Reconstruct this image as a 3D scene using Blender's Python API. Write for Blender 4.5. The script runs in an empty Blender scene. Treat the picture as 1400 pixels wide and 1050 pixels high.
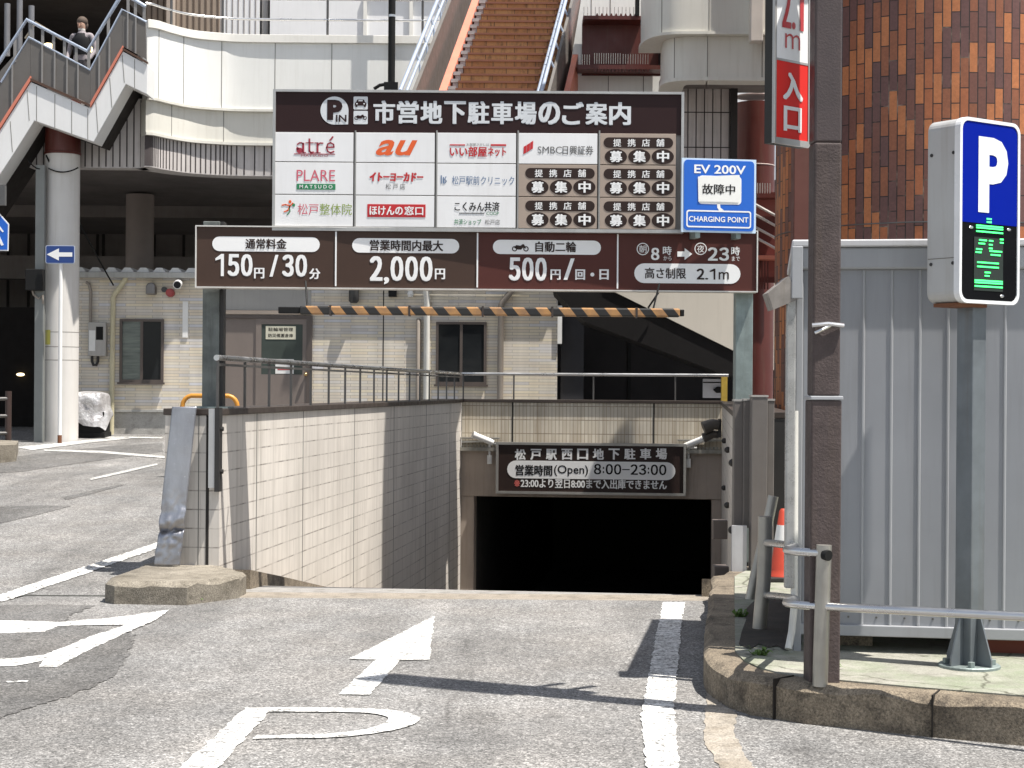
import bpy, bmesh, math, random
from mathutils import Vector, Matrix
random.seed(7)
S = bpy.context.scene
COL = S.collection
R = math.radians

# ------------------------------------------------------------------ camera, sky, sun, exposure
F = 2300.0            # focal length in photo pixels (photo 1400 x 1050)
EYE = 1.6
HOR = 6.0             # horizon this many px under the picture centre
ROLL = R(0.4)
cam = bpy.data.cameras.new('camera')
cam.sensor_width = 36.0
cam.lens = 36.0 * F / 1400.0
cam.shift_y = HOR / 1400.0
cam.clip_start = 0.1
cam.clip_end = 500
camo = bpy.data.objects.new('camera', cam)
COL.objects.link(camo)
camo.matrix_world = Matrix.Translation((0, 0, EYE)) @ Matrix.Rotation(R(90), 4, 'X') @ Matrix.Rotation(ROLL, 4, 'Z')
S.camera = camo

SUN_DIR = Vector((0.356, -0.17, 1.0)).normalized()     # towards the sun
W = bpy.data.worlds.new('World')
S.world = W
W.use_nodes = True
wn = W.node_tree
bg = wn.nodes['Background']
sky = wn.nodes.new('ShaderNodeTexSky')
sky.sky_type = 'NISHITA'
sky.sun_disc = False
sky.sun_elevation = math.asin(SUN_DIR.z)
sky.sun_rotation = math.atan2(SUN_DIR.x, SUN_DIR.y)
sky.altitude = 20
hs = wn.nodes.new('ShaderNodeHueSaturation')      # summer haze: a paler sky than the clean Nishita blue
hs.inputs['Saturation'].default_value = 0.5
wn.links.new(sky.outputs[0], hs.inputs['Color'])
wn.links.new(hs.outputs[0], bg.inputs[0])
bg.inputs[1].default_value = 0.10
sl = bpy.data.lights.new('sun', 'SUN')
sl.energy = 5.0
sl.angle = R(0.5)
sl.color = (1.0, 0.95, 0.88)
so = bpy.data.objects.new('sun', sl)
COL.objects.link(so)
so.rotation_euler = SUN_DIR.to_track_quat('Z', 'Y').to_euler()
so.location = (8, -4, 25)
S.view_settings.view_transform = 'Standard'
S.view_settings.look = 'None'
S.view_settings.gamma = 1
S.view_settings.exposure = 0.82
try:
    S.cycles.max_bounces = 8
    S.cycles.use_denoising = True
except Exception:
    pass

# ------------------------------------------------------------------ measuring helpers
def ray(px, py):
    dx, dy = px - 700.0, 525.0 - py
    c, s = math.cos(ROLL), math.sin(ROLL)
    return (dx * c - dy * s) / F, (dx * s + dy * c + HOR) / F
def P(px, py, Y):
    a, b = ray(px, py)
    return Vector((a * Y, Y, EYE + b * Y))
def X(px, Y, py=525):
    return P(px, py, Y).x
def Zp(py, Y, px=700):
    return P(px, py, Y).z
def gz(Y):
    return min(0.78, max(0.0, 0.042 * (Y - 12.5)))
def G(px, py, zf=gz):
    a, b = ray(px, py)
    lo, hi = 3.0, 200.0
    for _ in range(50):
        m = (lo + hi) / 2
        if EYE + b * m > zf(m): lo = m
        else: hi = m
    return Vector((a * lo, lo, zf(lo)))

# ------------------------------------------------------------------ materials
def _n(nt, t, **k):
    n = nt.nodes.new(t)
    for a, v in k.items(): setattr(n, a, v)
    return n
def newmat(name):
    m = bpy.data.materials.new(name)
    m.use_nodes = True
    nt = m.node_tree
    return m, nt, nt.nodes['Principled BSDF']
def ramp(nt, fac, stops, interp='LINEAR'):
    r = _n(nt, 'ShaderNodeValToRGB')
    r.color_ramp.interpolation = interp
    el = r.color_ramp.elements
    while len(el) < len(stops): el.new(0.5)
    for e, (p, c) in zip(el, stops):
        e.position = p
        e.color = (c[0], c[1], c[2], 1) if hasattr(c, '__len__') else (c, c, c, 1)
    nt.links.new(fac, r.inputs[0])
    return r.outputs[0]
def mixc(nt, fac, a, b, mode='MIX'):
    m = _n(nt, 'ShaderNodeMix', data_type='RGBA', blend_type=mode)
    for sock, v in ((0, fac), (6, a), (7, b)):
        if hasattr(v, 'links') or hasattr(v, 'is_linked'): nt.links.new(v, m.inputs[sock])
        else: m.inputs[sock].default_value = v if not hasattr(v, '__len__') else (v[0], v[1], v[2], 1)
    return m.outputs[2]
def coord(nt, kind='Object', scale=(1, 1, 1)):
    tc = _n(nt, 'ShaderNodeTexCoord')
    mp = _n(nt, 'ShaderNodeMapping')
    mp.inputs['Scale'].default_value = scale
    nt.links.new(tc.outputs[kind], mp.inputs[0])
    return mp.outputs[0]
def noise(nt, vec, scale, detail=4, rough=0.6):
    n = _n(nt, 'ShaderNodeTexNoise')
    n.inputs['Scale'].default_value = scale
    n.inputs['Detail'].default_value = detail
    n.inputs['Roughness'].default_value = rough
    nt.links.new(vec, n.inputs['Vector'])
    return n.outputs['Fac']
def bump(nt, b, h, strength, dist=0.01):
    n = _n(nt, 'ShaderNodeBump')
    n.inputs['Strength'].default_value = strength
    n.inputs['Distance'].default_value = dist
    nt.links.new(h, n.inputs['Height'])
    nt.links.new(n.outputs[0], b.inputs['Normal'])
_mats = {}
def M(name, col, rough=0.6, metal=0.0, var=0.12, scale=2.5, streak=0.0, bmp=0.0, bscale=60, dirt=(0.12, 0.09, 0.06), emit=0, spec=None):
    """painted / plain surface: base colour with blotches, vertical run-off streaks and a fine bump"""
    if name in _mats: return _mats[name]
    m, nt, b = newmat(name)
    v = coord(nt)
    c = mixc(nt, ramp(nt, noise(nt, v, scale, 5), [(0.3, 0), (0.75, 1)]), [x * (1 - var) for x in col], [min(1, x * (1 + var * 0.7)) for x in col])
    if streak:
        sv = coord(nt, scale=(9, 9, 0.55))
        f = ramp(nt, noise(nt, sv, 1.6, 5, 0.65), [(0.5, 0), (0.78, streak)])
        c = mixc(nt, f, c, dirt)
    nt.links.new(c, b.inputs['Base Color'])
    rr = ramp(nt, noise(nt, v, scale * 3, 3), [(0.3, max(0, rough - 0.08)), (0.7, min(1, rough + 0.08))])
    nt.links.new(rr, b.inputs['Roughness'])
    b.inputs['Metallic'].default_value = metal
    if spec is None and max(col) < 0.16 and not metal: spec = 0.18
    if spec is not None: b.inputs['Specular IOR Level'].default_value = spec
    if bmp: bump(nt, b, noise(nt, v, bscale, 4), bmp)
    if emit:
        b.inputs['Emission Color'].default_value = (*col, 1)
        b.inputs['Emission Strength'].default_value = emit
    _mats[name] = m
    return m

# ------------------------------------------------------------------ mesh builder
class MB:
    def __init__(s): s.v = []; s.f = []; s.uv = {}
    def add(s, vs, fs, uvs=None):
        o = len(s.v)
        s.v += [tuple(p) for p in vs]
        for i, f in enumerate(fs):
            if uvs: s.uv[len(s.f)] = uvs[i]
            s.f.append([o + k for k in f])
        return s
    def box(s, x0, x1, y0, y1, z0, z1):
        return s.add([(x0, y0, z0), (x1, y0, z0), (x1, y1, z0), (x0, y1, z0), (x0, y0, z1), (x1, y0, z1), (x1, y1, z1), (x0, y1, z1)],
                     [(0, 3, 2, 1), (4, 5, 6, 7), (0, 1, 5, 4), (1, 2, 6, 5), (2, 3, 7, 6), (3, 0, 4, 7)])
    def cbox(s, c, d):
        return s.box(c[0] - d[0] / 2, c[0] + d[0] / 2, c[1] - d[1] / 2, c[1] + d[1] / 2, c[2] - d[2] / 2, c[2] + d[2] / 2)
    def prism(s, xz, y0, y1):
        n = len(xz)
        return s.add([(x, y0, z) for x, z in xz] + [(x, y1, z) for x, z in xz],
                     [list(range(n)), list(range(2 * n - 1, n - 1, -1))] + [(i, (i + 1) % n, n + (i + 1) % n, n + i) for i in range(n)])
    def prismz(s, xy, z0, z1):
        n = len(xy)
        return s.add([(x, y, z0) for x, y in xy] + [(x, y, z1) for x, y in xy],
                     [list(range(n)), list(range(2 * n - 1, n - 1, -1))] + [(i, (i + 1) % n, n + (i + 1) % n, n + i) for i in range(n)])
    def sheet(s, pts): return s.add(pts, [list(range(len(pts)))])
    def tube(s, pts, r, n=10, r1=None, caps=True):
        pts = [Vector(p) for p in pts]
        up = Vector((0, 0, 1)); rings = []; m = len(pts); ref = None
        for i, p in enumerate(pts):
            d = (pts[min(i + 1, m - 1)] - pts[max(i - 1, 0)]).normalized()
            if ref is None:
                ref = Vector((1, 0, 0)) if abs(d.z) > 0.9 else up
            a = d.cross(ref).normalized(); b = a.cross(d).normalized(); ref = b
            rr = r if r1 is None else r + (r1 - r) * i / max(1, m - 1)
            rings.append([p + (a * math.cos(t) + b * math.sin(t)) * rr for t in [2 * math.pi * k / n for k in range(n)]])
        vs = [q for rg in rings for q in rg]
        fs = [(i * n + k, i * n + (k + 1) % n, (i + 1) * n + (k + 1) % n, (i + 1) * n + k) for i in range(m - 1) for k in range(n)]
        if caps: fs += [list(range(n - 1, -1, -1)), [(m - 1) * n + k for k in range(n)]]
        return s.add(vs, fs)
    def cyl(s, p0, p1, r, n=16, r1=None): return s.tube([p0, p1], r, n, r1)
    def lathe(s, prof, c=(0, 0, 0), n=24):
        m = len(prof)
        vs = [(c[0] + r * math.cos(2 * math.pi * k / n), c[1] + r * math.sin(2 * math.pi * k / n), c[2] + z) for r, z in prof for k in range(n)]
        fs = [(i * n + k, i * n + (k + 1) % n, (i + 1) * n + (k + 1) % n, (i + 1) * n + k) for i in range(m - 1) for k in range(n)]
        fs += [list(range(n - 1, -1, -1)), [(m - 1) * n + k for k in range(n)]]
        return s.add(vs, fs)
    def ball(s, c, r, sc=(1, 1, 1), n=14, m=8):
        prof = [(max(0.001, r * math.sin(math.pi * i / m)), -r * math.cos(math.pi * i / m)) for i in range(m + 1)]
        o = len(s.v); s.lathe(prof, (0, 0, 0), n)
        for i in range(o, len(s.v)):
            x, y, z = s.v[i]; s.v[i] = (c[0] + x * sc[0], c[1] + y * sc[1], c[2] + z * sc[2])
        return s
    def shift(s, d):
        s.v = [(x + d[0], y + d[1], z + d[2]) for x, y, z in s.v]; return s
    def build(s, name, mat, parent=None, smooth=0, bevel=0, loc=None, kind=None, recalc=True):
        me = bpy.data.meshes.new(name)
        me.from_pydata(s.v, [], s.f)
        if s.uv:
            ul = me.uv_layers.new(name='UVMap')
            for pi, uvs in s.uv.items():
                p = me.polygons[pi]
                for k, li in enumerate(p.loop_indices): ul.data[li].uv = uvs[k]
        if recalc:
            bm = bmesh.new(); bm.from_mesh(me)
            bmesh.ops.recalc_face_normals(bm, faces=bm.faces)
            bm.to_mesh(me); bm.free()
        if smooth:
            me.shade_smooth()
            me.set_sharp_from_angle(angle=R(smooth))
        me.materials.append(mat)
        o = bpy.data.objects.new(name, me)
        COL.objects.link(o)
        if parent: o.parent = parent
        if loc is not None: o.location = loc
        if kind: o['kind'] = kind
        if bevel:
            b = o.modifiers.new('bevel', 'BEVEL'); b.width = bevel; b.segments = 2; b.limit_method = 'ANGLE'; b.angle_limit = R(35)
        return o

def rrect(x0, z0, x1, z1, r, n=5):
    r = min(r, (x1 - x0) / 2, (z1 - z0) / 2); out = []
    for cx, cz, a in ((x1 - r, z1 - r, 0), (x0 + r, z1 - r, 90), (x0 + r, z0 + r, 180), (x1 - r, z0 + r, 270)):
        out += [(cx + r * math.cos(R(a + 90 * k / n)), cz + r * math.sin(R(a + 90 * k / n))) for k in range(n + 1)]
    return out
def ell(cx, cz, rx, rz, n=28):
    return [(cx + rx * math.cos(2 * math.pi * k / n), cz + rz * math.sin(2 * math.pi * k / n)) for k in range(n)]

def thing(name, label, cat, loc=(0, 0, 0), rz=0, group=None):
    o = bpy.data.objects.new(name, None)
    COL.objects.link(o)
    o.empty_display_size = 0.2
    o.location = loc; o.rotation_euler = (0, 0, rz)
    return tag(o, label, cat, group)
def tag(o, label, cat, group=None):
    o['label'] = label; o['category'] = cat
    if group: o['group'] = group
    return o
def dup(root, loc, rz=None, label=None):
    def cp(o, par):
        c = o.copy(); COL.objects.link(c)
        if par: c.parent = par
        for ch in o.children: cp(ch, c)
        return c
    kids = list(root.children)
    r = root.copy(); COL.objects.link(r)
    r.location = loc
    if rz is not None: r.rotation_euler = (0, 0, rz)
    for ch in kids: cp(ch, r)
    if label: r['label'] = label
    return r

# ------------------------------------------------------------------ lettering
def is_latin(s): return all(ord(c) < 0x250 or c == '−' for c in s)
def text_geo(s, bold=0.0, shear=0.0):
    cu = bpy.data.curves.new('t', 'FONT')
    cu.body = s; cu.dimensions = '2D'; cu.fill_mode = 'BOTH'; cu.resolution_u = 3
    cu.offset = bold; cu.shear = shear
    o = bpy.data.objects.new('t', cu)
    me = o.to_mesh()
    v = [(p.co.x, p.co.y) for p in me.vertices]; f = [list(p.vertices) for p in me.polygons]
    o.to_mesh_clear()
    bpy.data.objects.remove(o); bpy.data.curves.remove(cu)
    return v, f
def put_text(mb, s, rect, y, bold=0.02, shear=0.0):
    """lettering filling the rectangle (x0, z0, x1, z1) in the plane y (facing -y); weight comes from layered, slightly shifted copies"""
    lat = is_latin(s)
    v, f = text_geo(s, bold if lat else 0.0, shear)
    if lat: bold = 0
    if not v: return
    a0, a1 = min(p[0] for p in v), max(p[0] for p in v); b0, b1 = min(p[1] for p in v), max(p[1] for p in v)
    x0, z0, x1, z1 = rect
    w = bold * 0.8 * (z1 - z0) / max(0.3, b1 - b0)
    x0 += w; x1 -= w; z0 += w * 0.6; z1 -= w * 0.6
    pts = [(x0 + (p[0] - a0) / (a1 - a0) * (x1 - x0), z0 + (p[1] - b0) / (b1 - b0) * (z1 - z0)) for p in v]
    sh = [(0, 0)] if w < 1e-5 else [(-w, -w * 0.6), (w, -w * 0.6), (-w, w * 0.6), (w, w * 0.6)]
    if w > 0.002: sh += [(0, 0), (0, -w * 0.6), (0, w * 0.6), (-w, 0), (w, 0)]
    for i, (dx, dz) in enumerate(sh):
        mb.add([(x + dx, y - i * 0.00012, z + dz) for x, z in pts], f)
def put_digits(mb, s, rect, y, bold=0.04):
    """digits in the upright gothic of the signs: each figure set in its own slot"""
    wd = {',': 0.42, '.': 0.42, ':': 0.42, '/': 0.8}
    tot = sum(wd.get(c, 1.0) for c in s); x0, z0, x1, z1 = rect; x = x0; h = z1 - z0
    for c in s:
        w = (x1 - x0) * wd.get(c, 1.0) / tot; g = w * 0.06
        if c == ',': r_ = (x + g, z0 - h * 0.14, x + w - g, z0 + h * 0.16)
        elif c == '.': r_ = (x + g, z0, x + w - g, z0 + h * 0.15)
        elif c == ':': r_ = (x + w * 0.28, z0 + h * 0.12, x + w * 0.72, z0 + h * 0.72)
        elif c == '−': r_ = (x + w * 0.05, z0 + h * 0.44, x + w * 0.95, z0 + h * 0.54)
        elif c == '1': r_ = (x + w * 0.14, z0, x + w * 0.78, z1)
        else: r_ = (x + g, z0, x + w - g, z1)
        ch = c if c in ',.:−/' else chr(ord(c) - 0x30 + 0xFF10)
        if c == '1':     # stem with a flag
            a, b0, c1, d1 = r_; sw = max(w * 0.16, h * 0.10) + bold * h * 0.9
            mb.prism([(c1 - sw, b0), (c1, b0), (c1, d1), (c1 - sw * 0.9, d1), (a, d1 - h * 0.20), (a, d1 - h * 0.20 - sw * 0.75), (c1 - sw, d1 - h * 0.22)], y - 0.0004, y)
        else: put_text(mb, ch, r_, y, bold)
        x += w
def words_part(par, mat, items, y, name='lettering'):
    for s_, rect, bo in items:
        b = MB(); put_text(b, s_, rect, y, bo); b.build(name, mat, par, recalc=False)
# ------------------------------------------------------------------ setting materials
def mat_asphalt(name, lo, hi, warm=0.0):
    m, nt, b = newmat(name)
    v = coord(nt)
    vo = _n(nt, 'ShaderNodeTexVoronoi'); vo.inputs['Scale'].default_value = 125
    nt.links.new(v, vo.inputs['Vector'])
    sp = _n(nt, 'ShaderNodeSeparateColor'); nt.links.new(vo.outputs['Color'], sp.inputs[0])
    grain = ramp(nt, sp.outputs[0], [(0.0, lo * 0.55), (0.45, (lo + hi) / 2), (0.8, hi), (1.0, hi * 1.6)])
    g2 = ramp(nt, noise(nt, v, 30, 3, 0.7), [(0.3, 0.6), (0.7, 1.35)])
    c = mixc(nt, 1.0, grain, g2, 'MULTIPLY')
    big = ramp(nt, noise(nt, v, 0.55, 6, 0.65), [(0.3, 0.72), (0.7, 1.16)])
    c = mixc(nt, 1.0, c, big, 'MULTIPLY')
    blot = ramp(nt, noise(nt, coord(nt, scale=(0.9, 0.6, 1)), 5.5, 4, 0.75), [(0.3, 0.80), (0.7, 1.16)]); c = mixc(nt, 1.0, c, blot, 'MULTIPLY')
    mid = ramp(nt, noise(nt, coord(nt, scale=(1.4, 0.5, 1)), 2.2, 5, 0.7), [(0.35, 0.86), (0.65, 1.08)])
    c = mixc(nt, 1.0, c, mid, 'MULTIPLY')
    tint = ramp(nt, noise(nt, v, 1.3, 4), [(0.35, (1.0, 0.985, 0.96)), (0.7, (1.0, 0.955 - warm, 0.90 - warm * 2))])
    c = mixc(nt, 1.0, c, tint, 'MULTIPLY')
    # tyre-worn bands along the drive, oil spots and hairline cracks
    tr = coord(nt, scale=(1.1, 0.10, 1)); 
    c = mixc(nt, 1.0, c, ramp(nt, noise(nt, tr, 1.0, 3, 0.5), [(0.36, 0.80), (0.5, 1.0), (0.64, 1.10)]), 'MULTIPLY')
    c = mixc(nt, ramp(nt, noise(nt, v, 1.9, 3, 0.5), [(0.66, 0), (0.74, 0.45)]), c, (0.055, 0.052, 0.048))
    ck = _n(nt, 'ShaderNodeTexVoronoi', feature='DISTANCE_TO_EDGE'); ck.inputs['Scale'].default_value = 0.33
    nt.links.new(mixc(nt, 0.25, v, noise(nt, v, 2.2, 5, 0.65)), ck.inputs['Vector'])
    cm = mixc(nt, 1.0, ramp(nt, ck.outputs['Distance'], [(0.0, 0.55), (0.0025, 0.0)]), ramp(nt, noise(nt, v, 0.45, 2), [(0.5, 0), (0.6, 1)]), 'MULTIPLY')
    c = mixc(nt, cm, c, (0.035, 0.032, 0.030))
    nt.links.new(c, b.inputs['Base Color'])
    b.inputs['Roughness'].default_value = 0.88
    h = mixc(nt, 0.5, sp.outputs[0], noise(nt, v, 70, 3))
    bump(nt, b, h, 0.55, 0.006)
    return m
ASPH = mat_asphalt('asphalt_worn', 0.13, 0.265)
ASPH_D = mat_asphalt('asphalt_patch', 0.085, 0.165)
def mat_paint(name, thr0=0.455, thr1=0.52):
    m, nt, b = newmat(name)
    v = coord(nt)
    wv = coord(nt, scale=(0.4, 4.5, 1))
    w = noise(nt, wv, 14, 6, 0.75)
    g = noise(nt, v, 55, 3, 0.7)
    f = mixc(nt, 0.4, w, g)
    f = ramp(nt, f, [(thr0, 0), (thr1, 1)])
    white = ramp(nt, noise(nt, v, 6, 5), [(0.3, (0.62, 0.61, 0.58)), (0.65, (0.82, 0.82, 0.80))])
    under = ramp(nt, g, [(0.35, (0.10, 0.10, 0.095)), (0.7, (0.26, 0.25, 0.24))])
    nt.links.new(mixc(nt, f, under, white), b.inputs['Base Color'])
    b.inputs['Roughness'].default_value = 0.75
    bump(nt, b, g, 0.4, 0.004)
    return m
PAINT = mat_paint('road_paint')
PAINT_W = mat_paint('road_paint_worn', 0.46, 0.56)
def mat_concrete(name, a, bcol, dirt=(0.07, 0.06, 0.045), moss=None, scale=3.0, amount=0.8, bm=0.4, grit=(0.75, 1.2)):
    m, nt, b = newmat(name)
    v = coord(nt)
    c = mixc(nt, ramp(nt, noise(nt, v, scale, 6, 0.7), [(0.3, 0), (0.7, 1)]), a, bcol)
    c = mixc(nt, ramp(nt, noise(nt, v, scale * 2.3, 6, 0.75), [(0.48, 0), (0.75, amount)]), c, dirt)
    if moss: c = mixc(nt, ramp(nt, noise(nt, coord(nt, scale=(1, 1, 2)), 2.1, 5, 0.7), [(0.42, 0), (0.66, 0.85)]), c, moss)
    sp = ramp(nt, noise(nt, v, 90, 3, 0.8), [(0.3, grit[0]), (0.7, grit[1])])
    c = mixc(nt, 1.0, c, sp, 'MULTIPLY')
    if moss:
        vo = _n(nt, 'ShaderNodeTexVoronoi', feature='DISTANCE_TO_EDGE'); vo.inputs['Scale'].default_value = 1.3
        wob = mixc(nt, 0.12, v, noise(nt, v, 5, 4)); nt.links.new(wob, vo.inputs['Vector'])
        c = mixc(nt, ramp(nt, vo.outputs['Distance'], [(0.0, 0.85), (0.012, 0.0)]), c, (0.05, 0.05, 0.03))
    nt.links.new(c, b.inputs['Base Color'])
    b.inputs['Roughness'].default_value = 0.9
    bump(nt, b, mixc(nt, 0.5, noise(nt, v, 40, 5, 0.7), noise(nt, v, 130, 2)), bm, 0.012)
    return m
KERB = mat_concrete('kerb_stone', (0.15, 0.13, 0.10), (0.30, 0.27, 0.22), amount=0.9, bm=0.8, grit=(0.45, 1.45))
KERB_D = mat_concrete('kerb_dirty', (0.15, 0.12, 0.085), (0.29, 0.24, 0.175), dirt=(0.035, 0.028, 0.022), amount=1.0, bm=1.0, grit=(0.35, 1.6))
DRAIN = mat_concrete('drain_concrete', (0.22, 0.19, 0.15), (0.32, 0.285, 0.24), amount=0.85, grit=(0.5, 1.4))
PAVE = mat_concrete('pavement_green', (0.22, 0.215, 0.18), (0.36, 0.35, 0.305), moss=(0.20, 0.235, 0.15), scale=2.6, amount=0.75, bm=0.5)
RAMPM = mat_concrete('ramp_concrete', (0.24, 0.23, 0.22), (0.30, 0.29, 0.27))
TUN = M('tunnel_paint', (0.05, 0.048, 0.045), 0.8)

# ------------------------------------------------------------------ ramp frame: s along the ramp, t across
A0 = Vector((-2.35, 13.5, 0))
U = Vector((0.1142, 0.9935, 0)).normalized()
V = Vector((U.y, -U.x, 0))
RAMP_ANG = -math.atan2(U.x, U.y)          # rotation that takes +Y onto the ramp axis
RW = 4.14
RL = 13.5
TH = 0.43
def Q(s, t, z=0.0):
    p = A0 + U * s + V * t
    return Vector((p.x, p.y, z))
CREST = 13.1
def rz_(s, t):
    d = Q(s, t).y - CREST
    if d <= 0: return 0.0
    return -0.17 * (d - 0.3) - 0.025 if d > 0.6 else -0.17 * d * d / 1.2 * 0.9
# road: front sheet + the rising street on the left, behind and to the right of the ramp
def outer_left(y):
    s = (y - A0.y) / U.y
    return Q(s, -TH).x
def outer_right(y):
    s = (y - A0.y) / U.y
    return Q(s, RW + TH).x
mb = MB()
mb.sheet([(-70, -45, 0), (70, -45, 0), (70, 12.75, 0), (-70, 12.75, 0)])
ys = [12.75, 13.5, 14.5, 16, 18, 20, 22, 24, 26, 27.4, 29, 31.2, 110]
for a, b in zip(ys, ys[1:]):
    za, zb = gz(a), gz(b)
    if b <= 27.4:
        mb.sheet([(-70, a, za), (outer_left(a) + 0.2, a, za), (outer_left(b) + 0.2, b, zb), (-70, b, zb)])
        mb.sheet([(outer_right(a) - 0.2, a, za), (70, a, za), (70, b, zb), (outer_right(b) - 0.2, b, zb)])
    else:
        mb.sheet([(-70, a, za), (70, a, za), (70, b, zb), (-70, b, zb)])
road = mb.build('road', ASPH, kind='structure')

# concrete strip at the top of the ramp
yl = -2.95
mb = MB()
mb.prismz([(-2.05, 12.751), (1.62, 12.751), (1.80, CREST), (-2.38, CREST)], -0.3, 0.0)
mb.build('drain_strip', DRAIN, kind='structure')
# ramp surface
mb = MB()
n = 36
for i in range(n):
    a = (CREST - A0.y) / U.y + i * (RL + 14.5) / n; b = (CREST - A0.y) / U.y + (i + 1) * (RL + 14.5) / n
    def zz(s):
        return max(rz_(s, 2), -2.75)
    mb.sheet([Q(a, -0.02, zz(a)), Q(a, RW + 0.02, zz(a)), Q(b, RW + 0.02, zz(b)), Q(b, -0.02, zz(b))])
mb.build('ramp', RAMPM, kind='structure', smooth=30)

# tunnel under the street
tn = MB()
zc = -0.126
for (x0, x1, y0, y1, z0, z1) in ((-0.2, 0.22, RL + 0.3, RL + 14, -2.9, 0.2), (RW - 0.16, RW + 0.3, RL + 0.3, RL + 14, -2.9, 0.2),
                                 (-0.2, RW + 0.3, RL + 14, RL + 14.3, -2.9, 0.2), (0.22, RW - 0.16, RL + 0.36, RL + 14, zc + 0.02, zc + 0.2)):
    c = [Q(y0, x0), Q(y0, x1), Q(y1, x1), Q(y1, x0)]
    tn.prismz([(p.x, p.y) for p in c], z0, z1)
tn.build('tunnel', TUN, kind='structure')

# kerbs along the inside of the ramp
mb = MB()
for (t0, t1) in ((0.0, 0.28), (RW - 0.28, RW)):
    for i in range(14):
        s0 = -0.05 + i * 0.95; s1 = s0 + 0.95
        zz0, zz1 = rz_(s0, 2) + 0.14, rz_(s1, 2) + 0.14
        p = [Q(s0, t0), Q(s0, t1), Q(s1, t1), Q(s1, t0)]
        mb.add([(q.x, q.y, -3.0) for q in p] + [(p[0].x, p[0].y, zz0), (p[1].x, p[1].y, zz0), (p[2].x, p[2].y, zz1), (p[3].x, p[3].y, zz1)],
               [(0, 1, 5, 4), (1, 2, 6, 5), (2, 3, 7, 6), (3, 0, 4, 7), (4, 5, 6, 7)])
mb.build('ramp_kerb', KERB_D, kind='structure')

# left kerb island in front of the wall end
def rough_slab(poly, z0, z1, amp=0.012, seg=0.09, chamf=0.03):
    """stone edge with worn, slightly wandering outline and a chamfered arris"""
    pts = []
    n = len(poly)
    for i in range(n):
        a, b = Vector(poly[i]), Vector(poly[(i + 1) % n])
        k = max(1, int((b - a).length / seg))
        for j in range(k): pts.append(a.lerp(b, j / k))
    m = len(pts); cen = sum(pts, Vector((0, 0))) / m
    rnd = random.Random(3)
    rings = [[], [], []]
    for i, p in enumerate(pts):
        d = (pts[(i + 1) % m] - pts[i - 1]).normalized(); nrm = Vector((d.y, -d.x))
        w = rnd.uniform(-amp, amp)
        q = p + nrm * w
        c = chamf * rnd.uniform(0.5, 1.7)
        rings[0].append((q.x, q.y, z0)); rings[1].append((q.x, q.y, z1 - c * 0.9)); q2 = q - nrm * c
        rings[2].append((q2.x, q2.y, z1 + rnd.uniform(-0.004, 0.004)))
    vs = rings[0] + rings[1] + rings[2]
    fs = [(r * m + i, r * m + (i + 1) % m, (r + 1) * m + (i + 1) % m, (r + 1) * m + i) for r in range(2) for i in range(m)]
    fs.append([2 * m + i for i in range(m)])
    mb = MB(); mb.add(vs, fs)
    return mb
isl = [(-3.0, 12.42), (-2.9, 12.32), (-2.36, 12.28), (-2.06, 12.72), (-2.04, 13.0), (-2.33, 13.48), (-2.50, 15.6), (-2.86, 15.8), (-2.96, 13.6)]
rough_slab(isl, -0.1, 0.165).build('kerb', KERB, kind='structure', smooth=45)

# right pavement island
ker = [(1.04, 9.05), (1.045, 8.72), (1.10, 8.46), (1.19, 8.28), (1.41, 8.07), (1.87, 7.82), (2.3, 7.62), (3.2, 7.2), (6.0, 6.2), (16, 3), (16, 15), (2.24, 15), (2.22, 13.55), (1.80, 13.45), (1.52, 12.7), (1.28, 10.9)]
PZ = 0.19
def inset(poly, d):
    out = []; n = len(poly)
    for i in range(n):
        a, b, c = Vector(poly[i - 1]), Vector(poly[i]), Vector(poly[(i + 1) % n])
        n1 = (b - a).normalized(); n2 = (c - b).normalized()
        nn = Vector((-n1.y - n2.y, n1.x + n2.x)).normalized()
        out.append(tuple(b + nn * d))
    return out
rough_slab(ker, -0.1, PZ, 0.01, 0.14, 0.03).build('kerb', KERB_D, kind='structure', smooth=45)
kj = MB()
def kerb_joint(i, f):
    a, b = Vector(ker[i]), Vector(ker[i + 1]); d = (b - a).normalized(); n_ = Vector((d.y, -d.x)); c = a.lerp(b, f)
    o_ = MB(); p = [c - d * 0.0035 + n_ * 0.013, c + d * 0.0035 + n_ * 0.013, c + d * 0.0035 - n_ * 0.16, c - d * 0.0035 - n_ * 0.16]
    o_.prismz([tuple(q) for q in p], 0.0, PZ + 0.006); o_.build('kerb_joint', M('joint_mortar', (0.03, 0.026, 0.022), 0.9), kind='structure')
for i_, f_ in ((3, 0.45), (5, 0.2), (6, 0.75), (7, 0.5)): kerb_joint(i_, f_)
inn = inset(ker, 0.17)
pv = MB(); pv.prismz(inn, PZ - 0.1, PZ + 0.008)
pv.build('pavement', PAVE, kind='structure')

DARK_PATCH = mat_concrete('patch_dark', (0.025, 0.022, 0.018), (0.07, 0.06, 0.05), amount=0.9, bm=0.9)
def lay_patch(pts):  # near-black sheet laid over the pavement
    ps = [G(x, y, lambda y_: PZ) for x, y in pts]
    b = MB(); b.sheet([(p.x, p.y, PZ + 0.013) for p in ps]); o = b.build('dark_patch', DARK_PATCH, kind='structure', recalc=False)
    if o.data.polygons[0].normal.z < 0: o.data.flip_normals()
lay_patch([(1010, 884), (1014, 866), (1020, 850), (1017, 838), (1030, 825), (1040, 821), (1052, 814), (1066, 818), (1084, 815), (1088, 836), (1092, 850), (1095, 866), (1096, 884), (1085, 887), (1075, 893), (1062, 886), (1050, 888), (1038, 883), (1026, 890)])
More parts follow.
